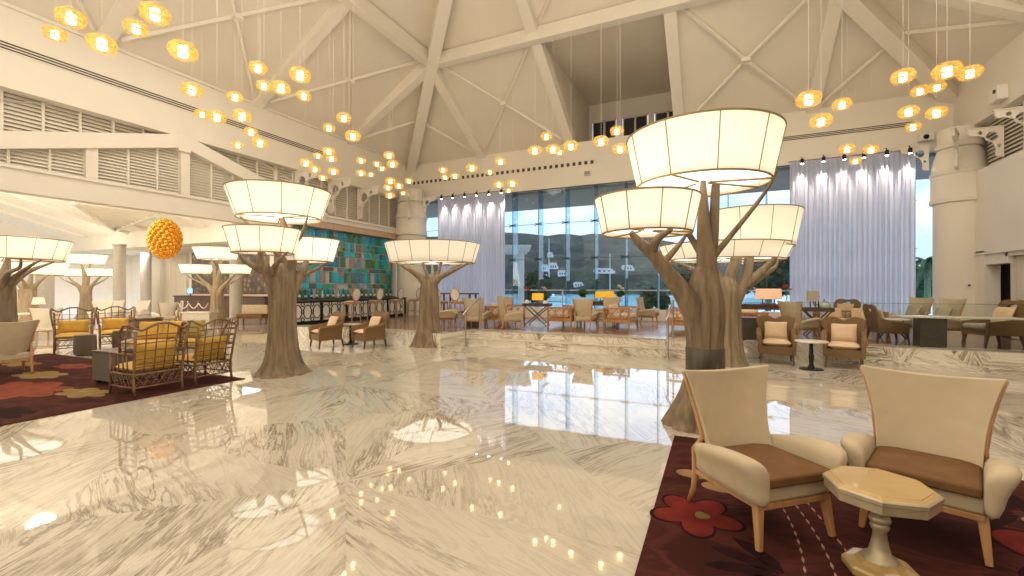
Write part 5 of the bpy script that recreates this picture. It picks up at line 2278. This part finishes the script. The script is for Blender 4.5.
# ------------------------------------------------------------------ wicker armchair with a cut-out back, marble table behind the glass
def make_cutout():
    t = thing('cutout_armchair', '', 'armchair')
    n = 28
    outer = []
    for i in range(n):
        a = 2 * PI * i / n
        x = .35 * math.copysign(abs(math.cos(a)) ** .6, math.cos(a))
        z = .34 * math.copysign(abs(math.sin(a)) ** .6, math.sin(a))
        x *= 1 + .12 * (z / .34)
        if z > .2:
            z -= .035 * math.exp(-(x / .1) ** 2)
        outer.append((x, z))
    hole = [(x, z + .17) for x, z in blob(0, 0, .13, 3, .25, PI / 2, .62, 24)]
    q = MB()
    q.plate([outer, hole], .05, T(0, .33, .64) @ Matrix.Rotation(math.radians(78), 4, 'X'))
    q.build('backrest', M['wicker'], t)
    for s in (-1, 1):
        q = MB()
        prof = [(-.33, .24), (.30, .24), (.34, .62), (.2, .60), (.02, .55), (-.2, .52), (-.33, .50)]
        q.plate([prof], .06, T(s * .315, 0, 0) @ Matrix.Rotation(PI / 2, 4, 'Y').inverted() @ Matrix.Rotation(PI / 2, 4, 'Z').inverted() if False else Matrix(((0, 0, 1, s * .315), (1, 0, 0, 0), (0, 1, 0, 0), (0, 0, 0, 1))))
        q.build('arm', M['wicker'], t, bevel=.012)
    q = MB()
    q.box((0, -.02, .29), (.58, .6, .12))
    q.build('seat_base', M['wicker'], t, bevel=.01)
    q = MB()
    q.box((0, -.07, .40), (.56, .58, .12))
    q.build('seat_cushion', M['grey_cloth'], t, bevel=.045, seg=3, smooth=40)
    q = MB()
    q.pillow(.46, .40, .15, T(0, .18, .63) @ Matrix.Rotation(math.radians(72), 4, 'X'))
    q.build('pillow', M['pillow'], t, smooth=True)
    for x in (-.28, .28):
        for y in (-.29, .29):
            q = MB()
            q.bar((x, y, .24), (x * 1.05, y * 1.15, 0), .055, .055, .032, .032)
            q.build('leg', M['walnut'], t)
    return t


KC = Kind(make_cutout)
KC.put((3.42, 12.42, Z), facing(.98, .12), 'wicker armchair with a cut-out back behind the glass railing, facing right', None, .86)
KC.put((5.15, 12.45, Z), facing(-.95, -.22), 'wicker armchair with a cut-out back and pillow behind the glass railing, facing left', None, .98)
KC.put((3.25, 15.45, Z), facing(-.5, -.85), 'brown wicker armchair with a cut-out back in front of the right curtain', None, .9)
t = thing('marble_table', 'long marble-topped table on a dark block behind the glass railing', 'table', (4.35, 11.78, Z))
q = MB()
q.box((0, 0, .60), (1.9, .5, .035))
q.build('table_top', M['stone_top'], t, bevel=.006)
q = MB()
q.box((-.42, 0, .29), (.42, .36, .58))
q.build('table_block', M['dark_block'], t, bevel=.01)
t = thing('cube_table', 'dark cube table between tree lamp and cream chair left of handrail', 'side table', (-6.98, 12.25, Z), .1)
q = MB()
q.box((0, 0, .22), (.40, .40, .44))
q.build('table_body', M['dark_block'], t, bevel=.01)
q = MB()
q.box((0, 0, .455), (.42, .42, .03))
q.build('table_top', M['walnut'], t)
t = thing('cube_table', 'dark cube table beside the pale tree trunk on the raised lounge', 'side table', (.75, 11.75, Z), 0)
q = MB()
q.box((0, 0, .24), (.42, .42, .48))
q.build('table_body', M['dark_block'], t, bevel=.01)
q = MB()
q.box((0, 0, .495), (.44, .44, .03))
q.build('table_top', M['walnut'], t)
t = thing('coffee_table', 'low round glass-topped table in front of the pair of cream wing chairs', 'table', (3.72, 13.25, Z))
q = MB()
q.lathe([(.34, .44), (.35, .445), (.35, .465), (.34, .47)], 32)
q.build('table_top', M['stone_top'], t, smooth=40)
for k in range(3):
    a = k * 2.09
    q = MB()
    q.tube([(.25 * math.cos(a), .25 * math.sin(a), .44), (.1 * math.cos(a), .1 * math.sin(a), .22), (.28 * math.cos(a), .28 * math.sin(a), 0)], .014, 6)
    q.build('leg', M['black'], t)

# glass railing along the raised lounge
t = thing('glass_railing', 'frameless glass railing along the edge of the raised lounge at right', 'railing', (1.55, 11.36, PLAT))
xs_ = [0, 1.18, 2.36, 3.54, 4.64]
for i in range(4):
    q = MB()
    q.span(xs_[i] + .01, xs_[i + 1] - .01, -.008, .008, 0, .88)
    q.build('glass_pane', M['rail_glass'], t)
q = MB()
q.span(0, 4.64, -.012, .012, .875, .89)
q.build('top_edge', clear_glass('rail_top_edge', (.75, .85, .78), .15), t)
q = MB()
q.span(0, 4.64, -.02, .02, 0, .03)
q.build('base_channel', M['steel'], t)


def handrail(label, x):
    t = thing('handrail', label, 'handrail', (x, 10.38, 0))
    p = [(0, 0, 0), (.06, .66, PLAT)]
    for a, h in ((p[0], .92), (p[1], .90)):
        q = MB()
        q.tube([a, (a[0], a[1], a[2] + h)], .022, 10)
        q.lathe([(.045, 0), (.045, .012)], 16, a)
        q.build('post', M['steel'], t, smooth=40)
    q = MB()
    q.tube([(-.02, -.12, .82), (0, 0, .92), (.06, .66, PLAT + .90), (.07, .74, PLAT + .92)], .024, 10)
    q.build('rail', M['steel'], t, smooth=True)


handrail('brushed steel handrail on the marble steps, left one near the bar', -6.12)
handrail('brushed steel handrail on the marble steps, right one beside the big trunk', -.98)

# ------------------------------------------------------------------ bar
BX0, BX1, BY0, BY1 = -12.62, -12.12, 9.95, 15.5
t = thing('bar_counter', 'long bar counter with ring-patterned glowing front and dark top', 'bar counter', ((BX0 + BX1) / 2, (BY0 + BY1) / 2, PLAT + .003))
t.scale = (1, 1, .88)
hx, hy = (BX1 - BX0) / 2, (BY1 - BY0) / 2
q = MB()
q.span(-hx, hx - .05, -hy, hy, .08, .84)
q.build('counter_body', M['dark_block'], t)
q = MB()
q.span(hx - .05, hx - .04, -hy + .02, hy - .02, .12, .82)
q.build('light_panel', mat('backlit_cream_panel', (.55, .48, .36), .5, emit=(1, .86, .62), es=.12, noise=.15, nscale=3), t)
q = MB()
q.span(-hx - .06, hx + .06, -hy - .03, hy + .03, .84, .90)
q.build('counter_top', M['dark_block'], t, bevel=.008)
q = MB()
q.span(-hx, hx - .02, -hy, hy, 0, .08)
q.build('plinth', M['black'], t)
q = MB()
y = -hy + .16
row = 0
while y < hy - .1:
    for z, ry, rz in (((.465, .155, .25),) if row % 2 == 0 else ((.19, .06, .07), (.465, .05, .06), (.74, .06, .07))):
        pts = []
        for i in range(16):
            a = 2 * PI * i / 16
            pts.append((hx - .02, y + ry * math.cos(a), z + rz * math.sin(a)))
        q.tube(pts, .016, 5, closed=True)
    y += .19
    row += 1
for yy in [-hy + i * (2 * hy) / 5 for i in range(6)]:
    q.box((hx - .02, yy, .46), (.06, .06, .76))
q.bar((hx - .02, -hy, .10), (hx - .02, hy, .10), .05)
q.bar((hx - .02, -hy, .82), (hx - .02, hy, .82), .05)
q.build('ring_screen', M['black'], t)

# mosaic wall of glass panels behind the bar
t = thing('mosaic_wall', 'wall of turquoise, green and brown glass panels in a pale grid behind the bar', 'wall panel', (-13.36, 10.45, 0))
q = MB()
q.span(-.12, -.02, 0, 5.7, 1.15, 3.72)
q.build('backing_grid', mat('pale_grid_mortar', (.62, .58, .52), .5, noise=.1), t)
pal = [(.02, .30, .36), (.03, .36, .42), (.02, .22, .30), (.04, .20, .10), (.10, .28, .09), (.06, .15, .05), (.22, .15, .10), (.30, .22, .16), (.14, .09, .06), (.36, .33, .28), (.05, .42, .46), (.16, .24, .10)]
rr = random.Random(9)
q = MB()
z = 1.17
rows = [.34, .2, .44, .16, .40, .22, .34, .36]
for ri, h in enumerate(rows):
    y = .04
    while y < 5.6:
        w_ = rr.choice((.09, .12, .16, .2, .26)) if h > .25 else rr.choice((.16, .2, .3))
        w_ = min(w_, 5.68 - y)
        if w_ > .05 and rr.random() > .06:
            c = rr.choice(pal[:6] + [pal[10]]) if ri == 7 else rr.choice(pal)
            if h > .3 and rr.random() < .25:
                k = rr.uniform(.35, .65)
                q.box((.0, y + w_ / 2, z + h * k / 2), (.04, w_ - .025, h * k - .025), col=c)
                q.box((.0, y + w_ / 2, z + h * (1 + k) / 2), (.05, w_ - .025, h * (1 - k) - .025), col=rr.choice(pal))
            else:
                q.box((.0, y + w_ / 2, z + h / 2), (.03 + rr.uniform(0, .03), w_ - .025, h - .025), col=c)
        y += w_
    z += h + .012
mm = mat('coloured_glass_panels', (.1, .3, .3), .15, spec=.6)
N_, L_, p_ = nodes(mm)
at_ = N_.new('ShaderNodeVertexColor')
at_.layer_name = 'tint'
L_.new(at_.outputs['Color'], p_.inputs['Base Color'])
L_.new(at_.outputs['Color'], p_.inputs['Emission Color'])
p_.inputs['Emission Strength'].default_value = .12
q.build('glass_panels', mm, t)
t = thing('back_bar_shelf', 'dark back bar shelf below the coloured glass wall, carrying the bottles', 'shelf', (-13.2, 13.25, PLAT))
t.location.z = 0
q = MB()
q.span(-.1, .14, -2.75, 2.75, PLAT, 1.12)
q.build('cabinet', M['walnut'], t)
q = MB()
q.span(-.1, .16, -2.78, 2.78, 1.12, 1.18)
q.build('shelf_board', M['dark_block'], t)


def make_bottle(nm, mt, k):
    t = thing('bottle', '', 'bottle')
    q = MB()
    pr = [[(.036, 0), (.038, .17), (.03, .2), (.013, .23), (.012, .28)], [(.045, 0), (.045, .13), (.02, .17), (.014, .24)], [(.03, 0), (.032, .2), (.012, .25), (.011, .31)]][k]
    q.lathe(pr, 10)
    q.build('bottle_glass', mt, t, smooth=40)
    q = MB()
    zt = pr[-1][1]
    q.lathe([(.015, zt - .02), (.015, zt + .015)], 8)
    q.build('cap', M['black'], t)
    q = MB()
    q.lathe([(pr[0][0] + .002, .05), (pr[0][0] + .002, .12)], 10, close=False)
    q.build('paper_label', M['linen_white'], t)
    return t


bk = [('green', Kind(lambda: make_bottle('g', mat('green_bottle_glass', (.04, .12, .04), .1), 0))), ('amber', Kind(lambda: make_bottle('a', mat('amber_bottle_glass', (.30, .12, .02), .1), 1))), ('dark', Kind(lambda: make_bottle('d', mat('dark_bottle_glass', (.03, .02, .02), .1), 2))), ('clear', Kind(lambda: make_bottle('c', mat('clear_bottle_glass', (.55, .58, .55), .1), 2)))]
cnt = {}
rr = random.Random(21)
NBOT = 42
for i in range(NBOT):
    nm, kd = bk[rr.choice((0, 0, 1, 1, 2, 3))]
    kd.put((-13.17 + (.06 if i % 2 else -.05), 10.6 + i * .125, 1.18), 0, '%s bottle on the back bar shelf, %s from the left' % (nm, ordinal(i + 1)), 'bottles on the back bar', rr.uniform(.9, 1.15))


def make_stool():
    t = thing('bar_stool', '', 'bar stool')
    q = MB()
    q.pillow(.42, .40, .09, T(0, 0, .70), pinch=.02)
    q.build('seat', M['linen'], t, smooth=True)
    q = MB()
    for s in (-1, 1):
        q.bar((s * .19, -.18, .65), (s * .19, .18, .65), .03, .05)
    for y in (-.18, .18):
        q.bar((-.19, y, .65), (.19, y, .65), .03, .05)
        q.bar((-.2, y * 1.08, .22), (.2, y * 1.08, .22), .025)
    q.build('seat_frame', M['oak'], t)
    for x in (-.18, .18):
        for y in (-.17, .17):
            q = MB()
            q.bar((x, y, .66), (x * 1.18, y * 1.2, 0), .035, .035, .026, .026)
            q.build('leg', M['oak'], t)
    R_ = T(0, .21, .96) @ Matrix.Rotation(math.radians(82), 4, 'X')
    q = MB()
    q.plate([[(.155 * math.cos(a), .20 * math.sin(a)) for a in [2 * PI * i / 24 for i in range(24)]]], .04, R_)
    q.build('backrest', M['linen_white'], t, bevel=.01)
    q = MB()
    q.tube([R_ @ Vector((.17 * math.cos(a), .215 * math.sin(a), 0)) for a in [2 * PI * i / 24 for i in range(24)]], .017, 6, closed=True)
    for s in (-1, 1):
        q.bar((s * .08, .175, .66), (s * .08, .20, .78), .025)
    q.build('back_hoop', M['oak'], t, smooth=40)
    return t


BS = Kind(make_stool)
for i, y in enumerate((11.9, 13.1, 14.3, 15.5)):
    BS.put((-11.62, y, Z), facing(-1, 0), 'oak bar stool with an oval back at the bar, %s from the left' % ordinal(i + 1), 'bar stools along the counter')
BS.put((-8.35, 13.6, Z), facing(-.1, 1), 'oak bar stool with an oval back at the dark high table, right of two')
BS.put((-9.0, 13.5, Z), facing(.1, 1), 'oak bar stool with an oval back at the dark high table, left of two')
t = thing('high_table', 'dark high table in front of the left curtain with two stools', 'table', (-8.65, 14.25, Z))
q = MB()
q.box((0, 0, .98), (1.3, .6, .05))
q.build('table_top', M['walnut'], t)
for x in (-.55, .55):
    for y in (-.22, .22):
        q = MB()
        q.box((x, y, .48), (.06, .06, .96))
        q.build('leg', M['walnut'], t)
q = MB()
q.box((0, 0, .3), (1.1, .05, .05))
q.build('stretcher', M['walnut'], t)

# ------------------------------------------------------------------ reception end of the side lounge
t = thing('reception_wall', 'dark brown patterned stone wall behind reception in the side lounge', 'wall panel', (-25.2, YA - .3, 0))
mm = mat('dark_patterned_stone', (.12, .08, .05), .4)
N_, L_, p_ = nodes(mm)
tc_ = N_.new('ShaderNodeTexCoord')
vo = N_.new('ShaderNodeTexVoronoi')
vo.inputs['Scale'].default_value = 3.2
L_.new(tc_.outputs['Object'], vo.inputs['Vector'])
rp_ = ramp(N_, [(.1, (.30, .22, .15)), (.35, (.12, .08, .05)), (.8, (.05, .035, .025))])
L_.new(vo.outputs['Distance'], rp_.inputs['Fac'])
L_.new(rp_.outputs['Color'], p_.inputs['Base Color'])
q = MB()
q.span(-3.9, 5.6, -.06, 0, 1.2, 3.7)
q.build('stone_panel', mm, t)
q = MB()
q.span(-3.9, 5.6, -.12, 0, 1.08, 1.2)
q.build('ledge', M['pale_wood'], t)
q = MB()
q.span(-3.9, 5.6, -.06, 0, 0, 1.08)
q.build('lower_panel', M['dark_block'], t)
p = at_depth(191, 23.5)
t = thing('desk_monitor', 'small blue glowing screen on the reception counter', 'monitor', (-27.3, 15.55, 1.12))
q = MB()
q.box((0, 0, .27), (.5, .04, .32))
q.build('housing', M['black'], t)
q = MB()
q.box((0, -.022, .27), (.46, .005, .28))
q.build('screen', glow('blue_screen', (.25, .6, 1), 2.2, False), t)
q = MB()
q.box((0, 0, .06), (.06, .04, .12))
q.box((0, 0, .006), (.22, .16, .012))
q.build('stand', M['black'], t)
t = thing('reception_counter', 'dark reception counter under the patterned stone wall', 'counter', (-24.6, 15.5, 0))
q = MB()
q.span(-3.6, 4.0, -.3, .3, 0, 1.06)
q.build('counter_body', M['walnut'], t)
q = MB()
q.span(-3.65, 4.05, -.36, .34, 1.06, 1.12)
q.build('counter_top', M['dark_block'], t)
p = at_depth(200, 18.4)
t = thing('planter_counter', 'low pale stone counter in front of the tree lamp beside reception', 'counter', p, YAW)
q = MB()
q.box((0, 0, .26), (1.1, .5, .52))
q.build('counter_body', mat('pale_grey_stone', (.58, .53, .46), .5, noise=.1), t, bevel=.01)
q = MB()
q.box((0, 0, .55), (1.2, .56, .06))
q.build('counter_top', M['stone_top'], t, bevel=.01)


def make_post():
    t = thing('rope_post', '', 'barrier post')
    q = MB()
    q.lathe([(.15, 0), (.15, .015), (.03, .04), (.022, .9), (.03, .92), (.012, .97)], 14)
    q.build('post', M['steel'], t, smooth=40)
    q = MB()
    pts = [(.03 + u * .42, 0, .88 - .22 * math.sin(PI * u)) for u in [i / 8 for i in range(9)]]
    q.tube(pts, .02, 6)
    q.build('rope', M['linen_white'], t, smooth=True)
    return t


RP = Kind(make_post)
for i, px in enumerate((178, 188, 198)):
    RP.put(at_depth(px, 19.4 + .1 * i), YAW, 'steel rope barrier post in front of reception, %s of three from the left' % ordinal(i + 1), 'rope posts by reception')
p = at_depth(142.5, 17.6)
t = thing('round_coffee_table', 'large round wicker coffee table far in the side lounge', 'table', p)
q = MB()
q.lathe([(.45, 0), (.62, .1), (.64, .25), (.6, .34)], 32)
q.build('drum', M['wicker_grey'], t, smooth=40)
q = MB()
q.lathe([(.66, .34), (.67, .37), (.64, .39)], 32)
q.build('table_top', M['walnut'], t, smooth=40)
p = at_depth(27, 14.2)
t = thing('desk', 'white-topped desk behind the cream armchair at left edge', 'desk', p, YAW + 1.2)
q = MB()
q.box((0, 0, .73), (1.4, .7, .04))
q.build('desk_top', M['linen_white'], t)
for x in (-.62, .62):
    for y in (-.28, .28):
        q = MB()
        q.box((x, y, .355), (.05, .05, .71))
        q.build('leg', M['oak'], t)
t = thing('desk_lamp', 'small white lamp standing on the desk at far left', 'lamp', (p.x + .2, p.y + .2, .75))
q = MB()
q.lathe([(.09, 0), (.09, .015), (.015, .03), (.012, .3)], 14)
q.build('stem', M['steel'], t, smooth=40)
q = MB()
q.lathe([(.16, .28), (.12, .5)], 20, close=False)
q.build('lamp_shade', M['shade'], t, smooth=True)
p = at_depth(252, 19.2)
t = thing('bench', 'brown upholstered bench right of the small tree lamp by reception', 'bench', p, YAW)
q = MB()
q.box((0, 0, .34), (1.1, .5, .18))
q.build('seat', M['brown_seat'], t, bevel=.04, seg=3)
q = MB()
q.box((0, .22, .62), (1.1, .1, .4))
q.build('backrest', M['linen'], t, bevel=.03, seg=3)
for x in (-.48, .48):
    for y in (-.2, .2):
        q = MB()
        q.bar((x, y, .26), (x, y, 0), .05)
        q.build('leg', M['walnut'], t)
curtain('curtain', 'pale drape on the back wall of the side lounge, between the two slim pillars', -33.5, -29.6, YA - .35, .02, 3.6, M['drape'], 16)
